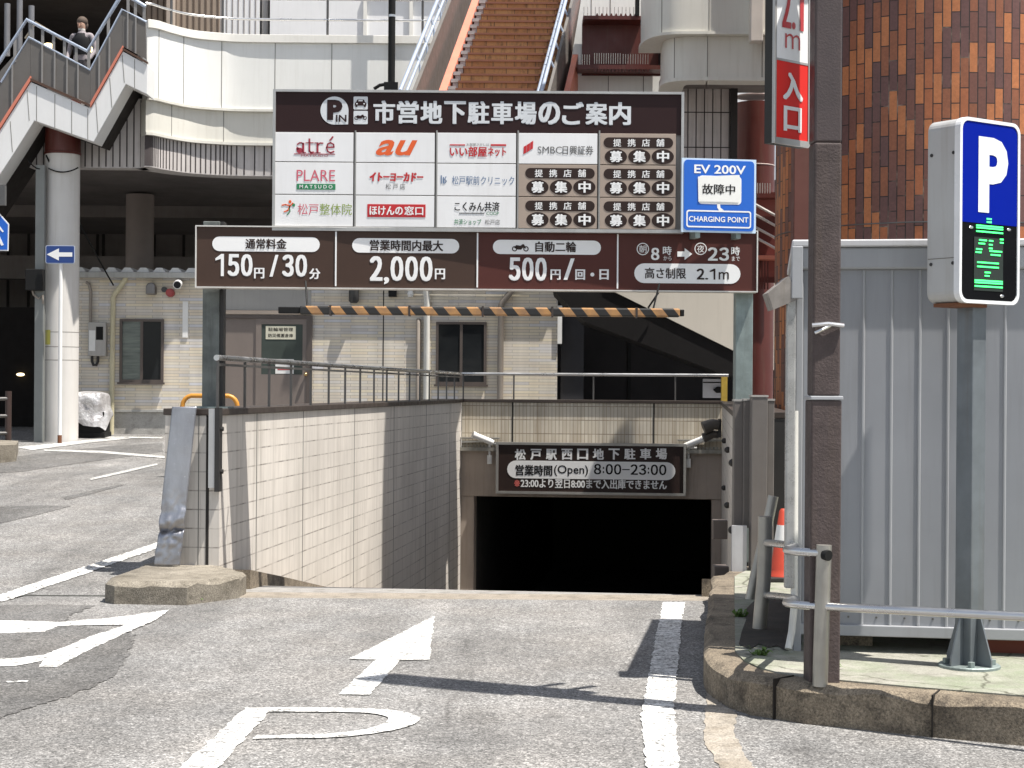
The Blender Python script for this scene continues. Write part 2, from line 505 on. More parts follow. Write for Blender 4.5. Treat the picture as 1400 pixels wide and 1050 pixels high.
# ------------------------------------------------------------------ patches and painted markings
def gpoly(pts, name, mat, lift=0.004, zf=gz, wob=0.0, step=0.05):
    ps = [G(x, y, zf) for x, y in pts]
    if wob:
        out = []; rnd = random.Random(len(pts) * 7 + int(pts[0][0]))
        for i in range(len(ps)):
            a, b = ps[i], ps[(i + 1) % len(ps)]
            k = max(1, int((b - a).length / step))
            for j in range(k):
                q = a.lerp(b, j / k); out.append(q + Vector((rnd.uniform(-wob, wob), rnd.uniform(-wob, wob), 0)))
        ps = out
    mb = MB(); mb.sheet([(p.x, p.y, zf(p.y) + lift) for p in ps])
    o = mb.build(name, mat, kind='structure', recalc=False)
    if o.data.polygons[0].normal.z < 0: o.data.flip_normals()
    return o
# darker re-laid asphalt
gpoly([(-150, 832), (70, 827), (130, 829), (100, 840), (85, 852), (185, 868), (172, 900), (150, 928), (100, 950), (20, 975), (-60, 1000), (-300, 1040)], 'road_patch', ASPH_D, wob=0.02)
gpoly([(-10, 694), (50, 691), (98, 692), (60, 702), (0, 716), (-60, 720)], 'road_patch', ASPH_D, wob=0.01)
gpoly([(85, 680), (166, 662), (168, 664), (120, 677), (90, 684)], 'road_patch', ASPH_D, wob=0.01)
gpoly([(-40, 632), (40, 622), (150, 610), (222, 606), (222, 618), (120, 632), (30, 645), (-40, 650)], 'road_patch', ASPH_D, wob=0.01)
STAIN = mat_concrete('gutter_concrete', (0.24, 0.205, 0.16), (0.40, 0.365, 0.315), amount=0.85, grit=(0.5, 1.4))
gpoly([(966, 942), (985, 962), (1008, 977), (1002, 1002), (1018, 1030), (1045, 1075), (1000, 1080), (962, 1012)], 'gutter_strip', STAIN, wob=0.008, lift=0.0035)
# arrow
gpoly([(594, 843), (587, 903), (548, 903.5), (505, 951), (462, 951), (513, 903.2), (477, 902)], 'road_arrow', PAINT, lift=0.006, wob=0.006)
# letter P
gpoly([(336, 969), (373, 969), (318, 1029), (288, 1062), (232, 1062), (262, 1037)], 'road_letter', PAINT, lift=0.006, wob=0.008)
bo = [(368, 968.6), (440, 969), (480, 969.2), (515, 970.5), (545, 973.5), (566, 978), (575, 983), (572, 988.5), (560, 994), (540, 999.5), (510, 1004.5), (475, 1008.5), (440, 1010.5), (345, 1011.5)]
bi = [(352, 1006.5), (435, 1005.5), (465, 1003.5), (492, 1000), (512, 995.5), (525, 990.5), (531, 986), (530, 981.5), (518, 978), (500, 976), (480, 975), (440, 974.6), (366, 974.4)]
mb = MB()
op = [G(x, y) for x, y in bo]; ip = [G(x, y) for x, y in bi][::-1]
k = len(ip)
def resample(p, n):
    L = [0]
    for a, b in zip(p, p[1:]): L.append(L[-1] + (b - a).length)
    out = []
    for i in range(n + 1):
        t = L[-1] * i / n; j = 0
        while j < len(L) - 2 and L[j + 1] < t: j += 1
        out.append(p[j].lerp(p[j + 1], (t - L[j]) / max(1e-9, L[j + 1] - L[j])))
    return out
op, ip = resample(op, 30), resample(ip, 30)
for i in range(30):
    mb.sheet([(q.x, q.y, 0.0065) for q in (op[i], op[i + 1], ip[i + 1], ip[i])])
mb.build('road_letter', PAINT, kind='structure')
# lane edge line on the right
gpoly([(906, 824), (936, 824), (930, 870), (926, 920), (922, 965), (925, 1010), (932, 1075), (888, 1075), (880, 1020), (876, 985), (886, 930), (896, 875)], 'lane_line', PAINT, lift=0.006, wob=0.008)
# lines on the left
gpoly([(0, 849), (40, 850), (80, 851.5), (150, 846), (228, 835), (200, 848), (172, 855), (120, 856), (80, 857), (60, 865), (0, 867), (-200, 870), (-200, 846)], 'lane_line', PAINT, lift=0.006, wob=0.01)
gpoly([(232, 835), (212, 849), (192, 858), (145, 879), (110, 896), (76, 914), (52, 913), (60, 904), (20, 912), (-80, 914), (-80, 906), (25, 901), (60, 897), (120, 873), (170, 856)], 'lane_line', PAINT, lift=0.0075, wob=0.01)
gpoly([(8, 933), (40, 932), (36, 934.5), (10, 935)], 'lane_line', PAINT_W, lift=0.008)
gpoly([(-120, 845), (0, 814), (100, 781), (222, 740), (222, 748), (100, 791), (0, 824), (-120, 856)], 'lane_line', PAINT, lift=0.006, wob=0.012)
for pts in ([(20, 612), (120, 602), (175, 598), (178, 600), (120, 606), (45, 616)], [(60, 615), (140, 617), (235, 625), (235, 628), (140, 620), (60, 617)],
            [(122, 655), (170, 644), (215, 634), (216, 636), (170, 647), (125, 657)], [(110, 597), (222, 598), (222, 600), (110, 599)]):
    gpoly(pts, 'lane_line', PAINT_W, lift=0.008, wob=0.004)
# ------------------------------------------------------------------ tiled retaining walls of the ramp
def mat_tiles(name, axis, tw, th, ca, cb, grout, line=0.75, mort=0.06, stain=(0.10, 0.075, 0.045), samt=0.5, z0=0.0):
    m, nt, b = newmat(name)
    tc = _n(nt, 'ShaderNodeTexCoord')
    sx = _n(nt, 'ShaderNodeSeparateXYZ'); nt.links.new(tc.outputs['Object'], sx.inputs[0])
    cx = _n(nt, 'ShaderNodeCombineXYZ')
    nt.links.new(sx.outputs[axis], cx.inputs[0])
    ad = _n(nt, 'ShaderNodeMath', operation='ADD'); ad.inputs[1].default_value = z0 + 30 * th
    nt.links.new(sx.outputs[2], ad.inputs[0]); nt.links.new(ad.outputs[0], cx.inputs[1])
    br = _n(nt, 'ShaderNodeTexBrick', offset=0.0, squash=1.0)
    nt.links.new(cx.outputs[0], br.inputs['Vector'])
    br.inputs['Color1'].default_value = (*ca, 1); br.inputs['Color2'].default_value = (*cb, 1); br.inputs['Mortar'].default_value = (*grout, 1)
    br.inputs['Scale'].default_value = 1.0
    br.inputs['Brick Width'].default_value = tw; br.inputs['Row Height'].default_value = th
    br.inputs['Mortar Size'].default_value = tw * mort; br.inputs['Mortar Smooth'].default_value = 0.3; br.inputs['Bias'].default_value = 0.0
    v = tc.outputs['Object']
    # broken dark course joints
    fr = _n(nt, 'ShaderNodeMath', operation='DIVIDE'); fr.inputs[1].default_value = th; nt.links.new(ad.outputs[0], fr.inputs[0])
    f2 = _n(nt, 'ShaderNodeMath', operation='FRACT'); nt.links.new(fr.outputs[0], f2.inputs[0])
    ln = ramp(nt, f2.outputs[0], [(0.0, 1), (0.035, 1), (0.06, 0), (0.965, 0), (0.985, 1)])
    brk = ramp(nt, noise(nt, v, 3.2, 6, 0.75), [(0.42, 0.12), (0.6, 1)])
    lf = _n(nt, 'ShaderNodeMath', operation='MULTIPLY'); nt.links.new(ln, lf.inputs[0]); nt.links.new(brk, lf.inputs[1])
    lf2 = _n(nt, 'ShaderNodeMath', operation='MULTIPLY'); nt.links.new(lf.outputs[0], lf2.inputs[0]); lf2.inputs[1].default_value = line
    c = mixc(nt, lf2.outputs[0], br.outputs['Color'], (0.07, 0.055, 0.045))
    st = coord(nt, scale=(7, 7, 0.35))
    c = mixc(nt, ramp(nt, noise(nt, st, 1.3, 6, 0.7), [(0.5, 0), (0.8, samt)]), c, stain)
    st2 = coord(nt, scale=(18, 18, 0.5))
    c = mixc(nt, ramp(nt, noise(nt, st2, 1.3, 4, 0.7), [(0.55, 0), (0.75, 0.3)]), c, (0.62, 0.60, 0.56))
    big = ramp(nt, noise(nt, v, 0.8, 5, 0.6), [(0.3, 0.82), (0.7, 1.08)])
    c = mixc(nt, 1.0, c, big, 'MULTIPLY')
    nt.links.new(c, b.inputs['Base Color'])
    b.inputs['Roughness'].default_value = 0.55
    bump(nt, b, br.outputs['Fac'], -0.35, 0.004)
    return m
TILE_S = mat_tiles('wall_tile', 1, 0.0485, 0.152, (0.60, 0.56, 0.51), (0.66, 0.62, 0.565), (0.58, 0.54, 0.49), line=0.75)
TILE_E = mat_tiles('wall_tile_end', 0, 0.0485, 0.152, (0.60, 0.56, 0.51), (0.66, 0.62, 0.565), (0.58, 0.54, 0.49), line=0.75)
TILE_P = mat_tiles('portal_tile', 0, 0.058, 0.22, (0.56, 0.50, 0.40), (0.68, 0.63, 0.53), (0.40, 0.33, 0.24), line=0.45, mort=0.11, stain=(0.16, 0.10, 0.05), samt=0.6)
COPING = M('coping_brown', (0.055, 0.042, 0.035), 0.45, 0.2, 0.2)
JOINT = M('joint_dark', (0.035, 0.032, 0.03), 0.8)
JOINT_L = M('joint_grey', (0.15, 0.15, 0.14), 0.8)
BEAM = M('portal_concrete', (0.40, 0.335, 0.285), 0.75, 0, 0.12, 2.0, 0.35, 0.15, 40)
STEEL = M('stainless', (0.62, 0.62, 0.62), 0.30, 1.0, 0.06, 1.5)
STEEL_P = M('steel_post', (0.40, 0.385, 0.35), 0.42, 0.75, 0.25, 3, 0.3)
STEEL_D = M('steel_dull', (0.15, 0.145, 0.14), 0.45, 0.8, 0.2, 3)
GALV = M('galvanised', (0.27, 0.32, 0.31), 0.55, 0.55, 0.3, 5, 0.35, 0.1, 40, dirt=(0.07, 0.06, 0.05))
DARKMET = M('dark_metal', (0.035, 0.033, 0.032), 0.5, 0.3)
BLACK = M('black_paint', (0.012, 0.012, 0.012), 0.55)
GREYP = M('grey_panel', (0.16, 0.145, 0.135), 0.5, 0.1, 0.12, 3, 0.2)
WHITE = M('white_paint', (0.78, 0.78, 0.76), 0.5, 0, 0.05, 3, 0.12, dirt=(0.35, 0.30, 0.22))
WT = 1.42
def ramp_thing(name, label, cat, group=None):
    return thing(name, label, cat, A0, RAMP_ANG, group)

w = ramp_thing('retaining_wall', 'beige tiled retaining wall along the left side of the ramp, capped in dark brown', 'wall')
b = MB(); b.box(-TH, 0, 0.0, RL, -3.2, 1.365)
wb = b.build('wall_body', TILE_S, w)
b = MB(); b.box(-TH - 0.012, 0.012, -0.010, 0.0, 0.0, 1.365); b.build('end_tiles', TILE_E, w)
b = MB(); b.box(-TH - 0.025, 0.028, -0.022, RL, 1.367, WT); b.build('coping', COPING, w, bevel=0.006)
b = MB(); b.box(-0.10, -0.075, -0.014, -0.0102, 0.12, 1.366); b.build('expansion_joint', JOINT, w)
for s in (1.15, 2.85, 5.25, 7.65, 10.1, 12.3):
    b = MB(); b.box(0.0, 0.0025, s - 0.008, s + 0.008, -2.6, 1.366); b.build('expansion_joint', JOINT_L, w)
b = MB(); b.box(-0.165, -0.158, -0.012, -0.0102, 0.12, 1.366); b.build('tile_joint', JOINT_L, w)

w2 = ramp_thing('retaining_wall', 'beige tiled retaining wall along the right side of the ramp, behind the dark grey boards', 'wall')
b = MB(); b.box(RW, RW + TH, 1.0, RL, -3.2, 1.365); b.build('wall_body', TILE_S, w2)
b = MB(); b.box(RW + 0.002, RW + TH + 0.01, 0.98, 0.9985, 0.0, 1.36); b.build('shade_plate', DARKMET, w2)  # dark sheet added over the wall end, stands in for shade
b = MB(); b.box(RW - 0.028, RW + TH + 0.025, 0.975, RL, 1.367, WT); b.build('coping', COPING, w2, bevel=0.006)
for s in (2.0, 5.25, 8.5): 
    b = MB(); b.ball((RW - 0.02, s, 0.95), 0.035); b.ball((RW - 0.02, s, 0.35), 0.035); b.build('wall_bolt', DARKMET, w2, smooth=40)

# rail on top of the left wall
r = ramp_thing('handrail', 'long sloping steel handrail with upright bars on top of the left ramp wall', 'railing')
b = MB(); b.tube([(-0.03, 0.02, WT + 0.41), (-0.03, RL + 0.1, WT + 0.41)], 0.024, 12); b.build('top_rail', STEEL, r, smooth=40)
b = MB(); b.box(-0.04, -0.02, 0.07, RL + 0.05, WT + 0.345, WT + 0.365); b.build('lower_rail', STEEL_D, r)
for i in range(17):
    s = 0.06 + i * 0.805
    b = MB(); b.box(-0.04, -0.02, s - 0.01, s + 0.01, WT, WT + 0.40); b.build('baluster', STEEL_D, r)

# ------------------------------------------------------------------ portal wall
p = ramp_thing('portal_wall', 'tiled wall and concrete beam over the dark garage opening', 'wall')
b = MB(); b.box(0.0, RW, RL + 0.06, RL + 0.3, 0.62, 1.375); b.build('tile_band', TILE_P, p)
b = MB(); b.box(-0.02, RW + 0.02, RL + 0.03, RL + 0.32, 1.377, WT + 0.006); b.build('coping', COPING, p, bevel=0.006)
for t in (0.82, 3.07):
    b = MB(); b.box(t - 0.012, t + 0.012, RL + 0.055, RL + 0.0598, 0.63, 1.376); b.build('expansion_joint', JOINT, p)
b = MB(); b.box(-0.06, RW + 0.06, RL, RL + 0.35, zc, 0.615); b.build('beam', BEAM, p, bevel=0.012)
b = MB(); b.box(-0.08, 0.215, RL + 0.02, RL + 0.35, -2.9, zc - 0.002); b.build('jamb', BEAM, p, bevel=0.01)
b = MB(); b.box(RW - 0.155, RW + 0.08, RL + 0.02, RL + 0.35, -2.9, zc - 0.002); b.build('jamb', BEAM, p, bevel=0.01)
b = MB(); b.box(-0.02, RW, RL - 0.05, RL - 0.001, 0.60, 0.635); b.build('ledge', M('ledge_grey', (0.45, 0.44, 0.40), 0.6, 0, 0.2, 6, 0.4), p)
b = MB(); b.tube([(0.45, RL - 0.07, 0.72), (3.75, RL - 0.07, 0.69)], 0.022, 8); b.tube([(0.02, RL - 0.03, 0.74), (0.45, RL - 0.05, 0.76), (0.6, RL - 0.07, 0.70)], 0.018, 8)
b.build('conduit', WHITE, p, smooth=40)
for (a0, a1) in ((-0.02, 0.62), (3.45, RW + 0.02)):
    b = MB(); b.box(a0, a1, RL - 0.12, RL - 0.0505, 0.60, 0.605); b.box(a0, a1, RL - 0.125, RL - 0.12, 0.60, 0.66)
    b.box(a0, a1, RL - 0.10, RL + 0.05, 0.79, 0.815)
    k = 0
    while a0 + k * 0.055 < a1 - 0.02:
        x = a0 + k * 0.055; b.box(x, x + 0.028, RL - 0.07, RL - 0.06, 0.66, 0.70); k += 1
    b.build('cable_tray', M('tray_metal', (0.30, 0.29, 0.26), 0.5, 0.6, 0.3, 10, 0.4), p)
r = ramp_thing('handrail', 'level steel handrail with three posts above the garage opening', 'railing')
zb = WT
b = MB(); b.tube([(-0.03, RL + 0.2, zb + 0.41), (RW + 0.1, RL + 0.2, zb + 0.41)], 0.024, 12); b.build('top_rail', STEEL, r, smooth=40)
for t in (0.0, 0.82, 2.1, 3.4):
    b = MB(); b.cyl((t, RL + 0.2, zb), (t, RL + 0.2, zb + 0.41), 0.013, 8); b.build('post', STEEL_D, r, smooth=40)

# lamps over the portal
def spot(loc, s, label):
    o = thing('spot_lamp', label, 'lamp', loc, RAMP_ANG, 'spot lamps over the garage sign')
    b = MB(); b.cyl((0, 0.02, -0.24), (0, 0.02, -0.02), 0.018, 8); b.box(-0.035, 0.035, 0.0, 0.06, -0.36, -0.22); b.build('bracket', WHITE, o, smooth=40)
    d = Vector((s * 0.75, -0.35, 0.32)).normalized()
    b = MB(); b.tube([d * -0.06, d * 0.10, d * 0.13, d * 0.27], 0.05, 14); b.cyl(d * 0.262, d * 0.30, 0.058, 14); b.build('housing', M('lamp_white', (0.8, 0.79, 0.76), 0.35), o, smooth=40)
    b = MB(); b.cyl(d * 0.2985, d * 0.302, 0.048, 14); b.build('lens', M('lamp_glass', (0.25, 0.25, 0.25), 0.15), o)
spot(Q(RL - 0.10, 0.47, 0.755), -1, 'white spot lamp above the left end of the garage opening sign')
spot(Q(RL - 0.10, 3.62, 0.735), 1, 'white spot lamp above the right end of the garage opening sign')
# loudspeaker / beacon cluster on the right wall
o = thing('floodlight', 'dark grey twin floodlight mounted on the ramp wall at the right of the garage opening', 'floodlight', Q(RL - 1.0, RW - 0.02, 1.02), RAMP_ANG)
b = MB(); b.box(-0.05, 0.0, -0.06, 0.06, -0.14, 0.14); b.build('mount', DARKMET, o, bevel=0.005)
for dz, dy, rr in ((0.05, -0.08, 0.10), (-0.10, 0.02, 0.075)):
    b = MB(); b.tube([(-0.04, dy, dz), (-0.12, dy - 0.01, dz + 0.01), (-0.15, dy - 0.01, dz), (-0.27, dy - 0.03, dz - 0.05)], rr * 0.75, 14, rr)
    b.build('lamp_head', M('lamp_grey', (0.10, 0.09, 0.08), 0.45, 0.3), o, smooth=40)
# fittings on the tunnel ceiling
for i, (px, py) in enumerate(((750, 688), (798, 685))):
    q = P(px, py, 29.2 + i)
    b = MB(); b.lathe([(0.02, -0.07), (0.06, -0.05), (0.09, 0.0), (0.09, 0.06)], (0, 0, 0), 16)
    o = b.build('ceiling_lamp', M('lamp_shade', (0.85, 0.83, 0.75), 0.4), None, smooth=40, loc=(q.x, q.y, zc - 0.045))
    tag(o, ['small dim round lamp on the tunnel ceiling, the left one', 'larger round lamp on the tunnel ceiling near its middle'][i], 'lamp')
q = P(883, 692, 30.0)
o = thing('sensor_box', 'small box with a white indicator light on the dark tunnel ceiling', 'sensor', (q.x, q.y, zc - 0.08))
b = MB(); b.box(-0.16, 0.14, -0.06, 0.06, -0.06, 0.09); b.build('housing', M('sensor_grey', (0.2, 0.2, 0.2), 0.5), o, bevel=0.006)
b = MB(); b.ball((0.10, -0.065, -0.01), 0.016); b.build('indicator', M('indicator_light', (0.8, 0.95, 1.0), 0.4, emit=6), o)

# sign over the opening -------------------------------------------------
SIGN_BR = M('sign_brown_dark', (0.034, 0.021, 0.018), 0.42, 0, 0.2, 2.5)
SIGN_WH = M('sign_white', (0.80, 0.80, 0.79), 0.45, 0, 0.03, 2)
INK = M('ink_black', (0.012, 0.011, 0.011), 0.5)
FRAME = M('sign_frame', (0.33, 0.32, 0.30), 0.4, 0.6, 0.15, 4)
SW, SH = 2.93, 0.745
c0 = Q(RL - 0.16, 2.085, 0)
s = thing('garage_sign', 'dark brown sign with opening hours hung over the garage opening', 'sign', (c0.x, c0.y, Zp(641, c0.y, 806)), RAMP_ANG)
b = MB(); b.box(-SW / 2, SW / 2, 0.0, 0.10, -SH / 2, SH / 2); b.build('board', SIGN_BR, s)
b = MB()
f = 0.035
for (a0, a1, e0, e1) in ((-SW / 2 - f, SW / 2 + f, SH / 2 - 0.005, SH / 2 + f), (-SW / 2 - f, SW / 2 + f, -SH / 2 - f, -SH / 2 + 0.005), (-SW / 2 - f, -SW / 2 + 0.005, -SH / 2 + 0.005, SH / 2 - 0.005), (SW / 2 - 0.005, SW / 2 + f, -SH / 2 + 0.005, SH / 2 - 0.005)):
    b.box(a0, a1, -0.02, 0.11, e0, e1)
b.build('frame', FRAME, s)
def mp(px, py):   # photo px on the sign -> board coordinates
    return (-SW / 2 + (px - 684) / (928 - 684) * SW, SH / 2 - (py - (611 + (px - 684) * 0.016)) / 61.0 * SH)
def rr(x0, y0, x1, y1, m):
    a = m(x0, y1); c = m(x1, y0); return (a[0], a[1], c[0], c[1])
b = MB(); b.prism(rrect(*rr(696, 635.5, 917, 655, mp), 0.5), -0.004, 0.002); b.build('hours_plate', SIGN_WH, s)
xs = [(706 + i * 20.6) for i in range(10)]
b = MB()
for ch, x in zip('松戸駅西口地下駐車場', xs): put_text(b, ch, rr(x, 617.5, x + 14.6, 631.5, mp), -0.003, 0.045)
b.build('lettering', SIGN_WH, s, recalc=False)
words_part(s, SIGN_WH, [('23:00より翌日8:00まで入出庫できません', rr(714, 658.3, 906, 667.5, mp), 0.03)], -0.003)
words_part(s, INK, [('営業時間', rr(707, 638.5, 756, 651.5, mp), 0.035), ('(Open)', rr(758, 639, 803, 652.5, mp), 0.012), ], -0.006)
b = MB(); put_digits(b, '8:00−23:00', rr(810, 638.5, 906, 650.5, mp), -0.006, 0.03); b.build('lettering', INK, s, recalc=False)
words_part(s, M('note_red', (0.55, 0.12, 0.10), 0.5), [('※', rr(705.5, 657.5, 713, 666, mp), 0.02)], -0.003, 'note_mark')

# bent stainless guard at the wall end --------------------------------
m_, nt, bs = newmat('guard_steel')
v = coord(nt)
c = mixc(nt, ramp(nt, noise(nt, coord(nt, scale=(1, 1, 0.3)), 5, 5), [(0.35, 0), (0.7, 1)]), (0.28, 0.285, 0.31), (0.45, 0.455, 0.48))
sc_ = ramp(nt, noise(nt, coord(nt, scale=(3, 3, 9)), 9, 5, 0.8), [(0.62, 0), (0.70, 0.7)])
c = mixc(nt, sc_, c, (0.75, 0.75, 0.76))
nt.links.new(c, bs.inputs['Base Color']); bs.inputs['Metallic'].default_value = 0.85; bs.inputs['Roughness'].default_value = 0.36
bump(nt, bs, noise(nt, v, 6, 5, 0.6), 0.25, 0.02)
from mathutils import noise as mnoise
b = MB(); NX, NZ = 14, 90; vs = []; fs = []
for j in range(NZ + 1):
    tz = j / NZ; z = 0.172 + tz * (1.435 - 0.172)
    for i in range(NX + 1):
        tx = i / NX
        xl = -2.832 + tz * (-2.71 + 2.832); xr = -2.628 + tz * (-2.515 + 2.628)
        x = xl + tx * (xr - xl)
        if z < 0.62: x += 0.012 * mnoise.noise(Vector((z * 9, 0, 1.3))) * (1 if tx < 0.5 else 0.6)
        crush = max(0, 1 - abs(z - 0.47) / 0.32)
        y = 13.43 - 0.010 * math.sin(math.pi * tx) + 0.05 * (1 - tz) * -1
        y += crush * 0.018 * mnoise.noise(Vector((tx * 3.1, z * 8, 4.0))) + crush * 0.022 * mnoise.noise(Vector((tx * 7, z * 19, 9.0)))
        fold = math.exp(-((z - 0.43 - 0.03 * tx) / 0.018) ** 2)
        y += 0.035 * fold - 0.02 * math.exp(-((z - 0.50 - 0.05 * tx) / 0.04) ** 2)
        vs.append((x, y, z))
for j in range(NZ):
    for i in range(NX):
        k = j * (NX + 1) + i; fs.append((k, k + 1, k + NX + 2, k + NX + 1))
b.add(vs, fs)
g = b.build('corner_guard', m_, smooth=60)
so_ = g.modifiers.new('thickness', 'SOLIDIFY'); so_.thickness = 0.006
tag(g, 'dented leaning sheet of bare steel guarding the near end of the left ramp wall', 'guard plate')

# black-and-white marker bar on the wall corner
o = thing('marker_bar', 'narrow dark steel bar bolted upright to the near corner of the left ramp wall', 'bar', A0, RAMP_ANG)
b = MB(); b.box(-0.055, -0.005, -0.10, -0.025, 0.79, 1.42); b.build('channel', M('bar_grey', (0.5, 0.5, 0.5), 0.4, 0.6), o)
b = MB(); b.box(-0.004, 0.035, -0.105, -0.02, 0.76, 1.43); b.build('backing', DARKMET, o)
for z in (0.92, 1.26):
    b = MB(); b.cyl((0.036, -0.06, z), (0.055, -0.06, z), 0.018, 8); b.cyl((-0.056, -0.06, z), (-0.07, -0.06, z), 0.014, 8); b.build('bolt', DARKMET, o)
# ------------------------------------------------------------------ sign gantry
GY = 13.62
g = thing('sign_gantry', 'steel gantry of two weathered grey posts carrying the parking signs over the ramp', 'gantry', (0, GY, 0))
xl, xr = X(286, GY, 480), X(1021.5, GY, 480)
b = MB(); b.box(xl - 0.083, xl + 0.055, 0.14, 0.30, WT, 2.95); b.build('post', M('post_stained', (0.17, 0.185, 0.175), 0.6, 0.35, 0.5, 3.5, 0.75, 0.15, 30, dirt=(0.03, 0.028, 0.026)), g, bevel=0.006)
b = MB(); b.box(xl + 0.056, xl + 0.085, 0.16, 0.28, WT, 2.95); b.build('post_flange', DARKMET, g)
b = MB(); b.box(xr - 0.075, xr + 0.065, 0.14, 0.30, 0.19, 2.95); b.build('post', GALV, g, bevel=0.006)
b = MB(); b.box(xl, xr, 0.31, 0.39, 2.5, 2.6); b.box(xl, xr, 0.31, 0.39, 2.78, 2.86); b.build('cross_beam', GALV, g)
for px in (430, 650, 880):
    x = X(px, GY); b = MB(); b.box(x - 0.04, x + 0.04, 0.22, 0.30, 2.4, 3.9); b.build('upright', GALV, g)
b = MB(); b.box(xl - 0.16, xl + 0.14, 0.06, 0.38, WT + 0.001, WT + 0.014); b.build('base_plate', GALV, g)

TITLE = M('sign_title', (0.026, 0.012, 0.012), 0.4, 0, 0.1, 1.5)
LETTER = M('lettering_silver', (0.60, 0.62, 0.64), 0.35, 0.0, 0.06, 3)
# ---- upper board
UY = GY - 0.05
O1 = P(654, 218, UY)
u = thing('guide_sign', 'large board with a dark title strip over fifteen shop panels, on top of the gantry', 'sign', O1)
m1 = lambda px, py: ((P(px, py, UY) - O1).x, (P(px, py, UY) - O1).z)
TL, TR, BL, BR = m1(376, 124), m1(933, 128.5), m1(374, 312), m1(932, 316)
b = MB(); b.box(TL[0], TR[0], 0.006, 0.16, BL[1] - 0.0, TL[1]); b.build('cabinet', M('cabinet_side', (0.20, 0.19, 0.18), 0.5, 0.4), u)
b = MB(); b.box(TL[0] + 0.01, TR[0] - 0.01, -0.012, 0.005, m1(376, 181)[1], TL[1] - 0.012); tt = b.build('title_panel', TITLE, u)
b = MB()
for (a0, a1, e0, e1) in ((TL[0] - 0.012, TR[0] + 0.012, TL[1] - 0.0115, TL[1] + 0.008), (TL[0] - 0.012, TR[0] + 0.012, BL[1] - 0.02, BL[1] + 0.008), (TL[0] - 0.012, TL[0] + 0.0098, BL[1] + 0.008, TL[1] - 0.0115), (TR[0] - 0.0098, TR[0] + 0.012, BL[1] + 0.008, TL[1] - 0.0115)):
    b.box(a0, a1, -0.03, 0.165, e0, e1)
b.build('frame', M('frame_alu', (0.48, 0.47, 0.45), 0.4, 0.7, 0.15, 4, 0.2), u)
R1 = lambda x0, y0, x1, y1: rr(x0, y0, x1, y1, m1)
b = MB()
xs = [510 + i * 32.2 for i in range(11)]
for ch, x in zip('市営地下駐車場のご案内', xs):
    put_text(b, ch, R1(x + 0.5, 138 + (x - 500) * 0.007, x + 30.5, 169 + (x - 500) * 0.007), -0.015, 0.045)
b.build('lettering', LETTER, tt, recalc=False); b = MB()
# P-IN roundel, its squared lower right corner, and the two vehicle plates
cx_, cz_ = m1(457.5, 151.5); rad = 0.113
ro = [(cx_ + rad * math.cos(R(a)), cz_ + rad * math.sin(R(a))) for a in range(0, 276, 9)] + [(cx_ + rad * 0.98, cz_ - rad * 0.98)]
b.prism(ro, -0.0145, -0.0125)
b.build('roundel', LETTER, tt); b = MB(); b.prism(rrect(*R1(483.5, 132.5, 503, 150), 0.008), -0.0145, -0.0125); b.build('symbol_plate', LETTER, tt); b = MB()
b.prism(rrect(*R1(483.5, 152, 503, 170), 0.008), -0.0145, -0.0125)
b.build('symbol_plate', LETTER, tt)
b = MB()
put_text(b, 'P', R1(447.5, 137, 468.5, 164.5), -0.017, 0.06); b.build('symbol_letter', TITLE, tt, recalc=False); b = MB(); put_text(b, 'IN', R1(459.5, 157.5, 474, 167), -0.018, 0.02)
def car(b, cx, cz, w, y):
    k = w / 2
    b.prism([(cx - k, cz - 0.42 * k), (cx - k, cz), (cx - 0.75 * k, cz + 0.2 * k), (cx - 0.55 * k, cz + 0.62 * k), (cx + 0.55 * k, cz + 0.62 * k), (cx + 0.75 * k, cz + 0.2 * k), (cx + k, cz), (cx + k, cz - 0.42 * k)], y, y + 0.001)
    for sx in (-1, 1): b.box(cx + sx * 0.72 * k - 0.16 * k, cx + sx * 0.72 * k + 0.16 * k, y, y + 0.001, cz - 0.66 * k, cz - 0.44 * k)
b.build('symbol_letter', TITLE, tt, recalc=False); b = MB()
c = m1(493.2, 141.5); car(b, c[0], c[1], 0.094, -0.017)
def moto(b, cx, cz, w, y):
    k = w / 2
    for sx in (-1, 1):
        o_ = ell(cx + sx * 0.68 * k, cz - 0.15 * k, 0.32 * k, 0.32 * k, 20); i_ = ell(cx + sx * 0.68 * k, cz - 0.15 * k, 0.20 * k, 0.20 * k, 20)
        for j in range(20): b.sheet([(q[0], y, q[1]) for q in (o_[j], o_[(j + 1) % 20], i_[(j + 1) % 20], i_[j])])
    b.prism([(cx - 0.75 * k, cz - 0.05 * k), (cx - 0.5 * k, cz + 0.3 * k), (cx, cz + 0.22 * k), (cx + 0.3 * k, cz + 0.42 * k), (cx + 0.45 * k, cz + 0.38 * k), (cx + 0.72 * k, cz - 0.12 * k), (cx + 0.3 * k, cz - 0.02 * k), (cx + 0.1 * k, cz - 0.25 * k), (cx - 0.25 * k, cz - 0.25 * k)], y, y + 0.001)
b.build('car_symbol', TITLE, tt); b = MB()
c = m1(493.2, 160.5); moto(b, c[0], c[1], 0.10, -0.017)
b.build('motorcycle_symbol', TITLE, tt)
b = MB()
k_ = MB(); c = m1(493.2, 139); kk = 0.094 / 2
k_.prism([(c[0] - 0.42 * kk, c[1] + 0.02 * kk), (c[0] - 0.3 * kk, c[1] + 0.22 * kk), (c[0] + 0.3 * kk, c[1] + 0.22 * kk), (c[0] + 0.42 * kk, c[1] + 0.02 * kk)], -0.0185, -0.0175)
for sx in (-1, 1): k_.prism(ell(c[0] + sx * 0.62 * kk, c[1] - 0.42 * kk, 0.14 * kk, 0.12 * kk, 12), -0.0185, -0.0175)
k_.build('symbol_detail', LETTER, tt)

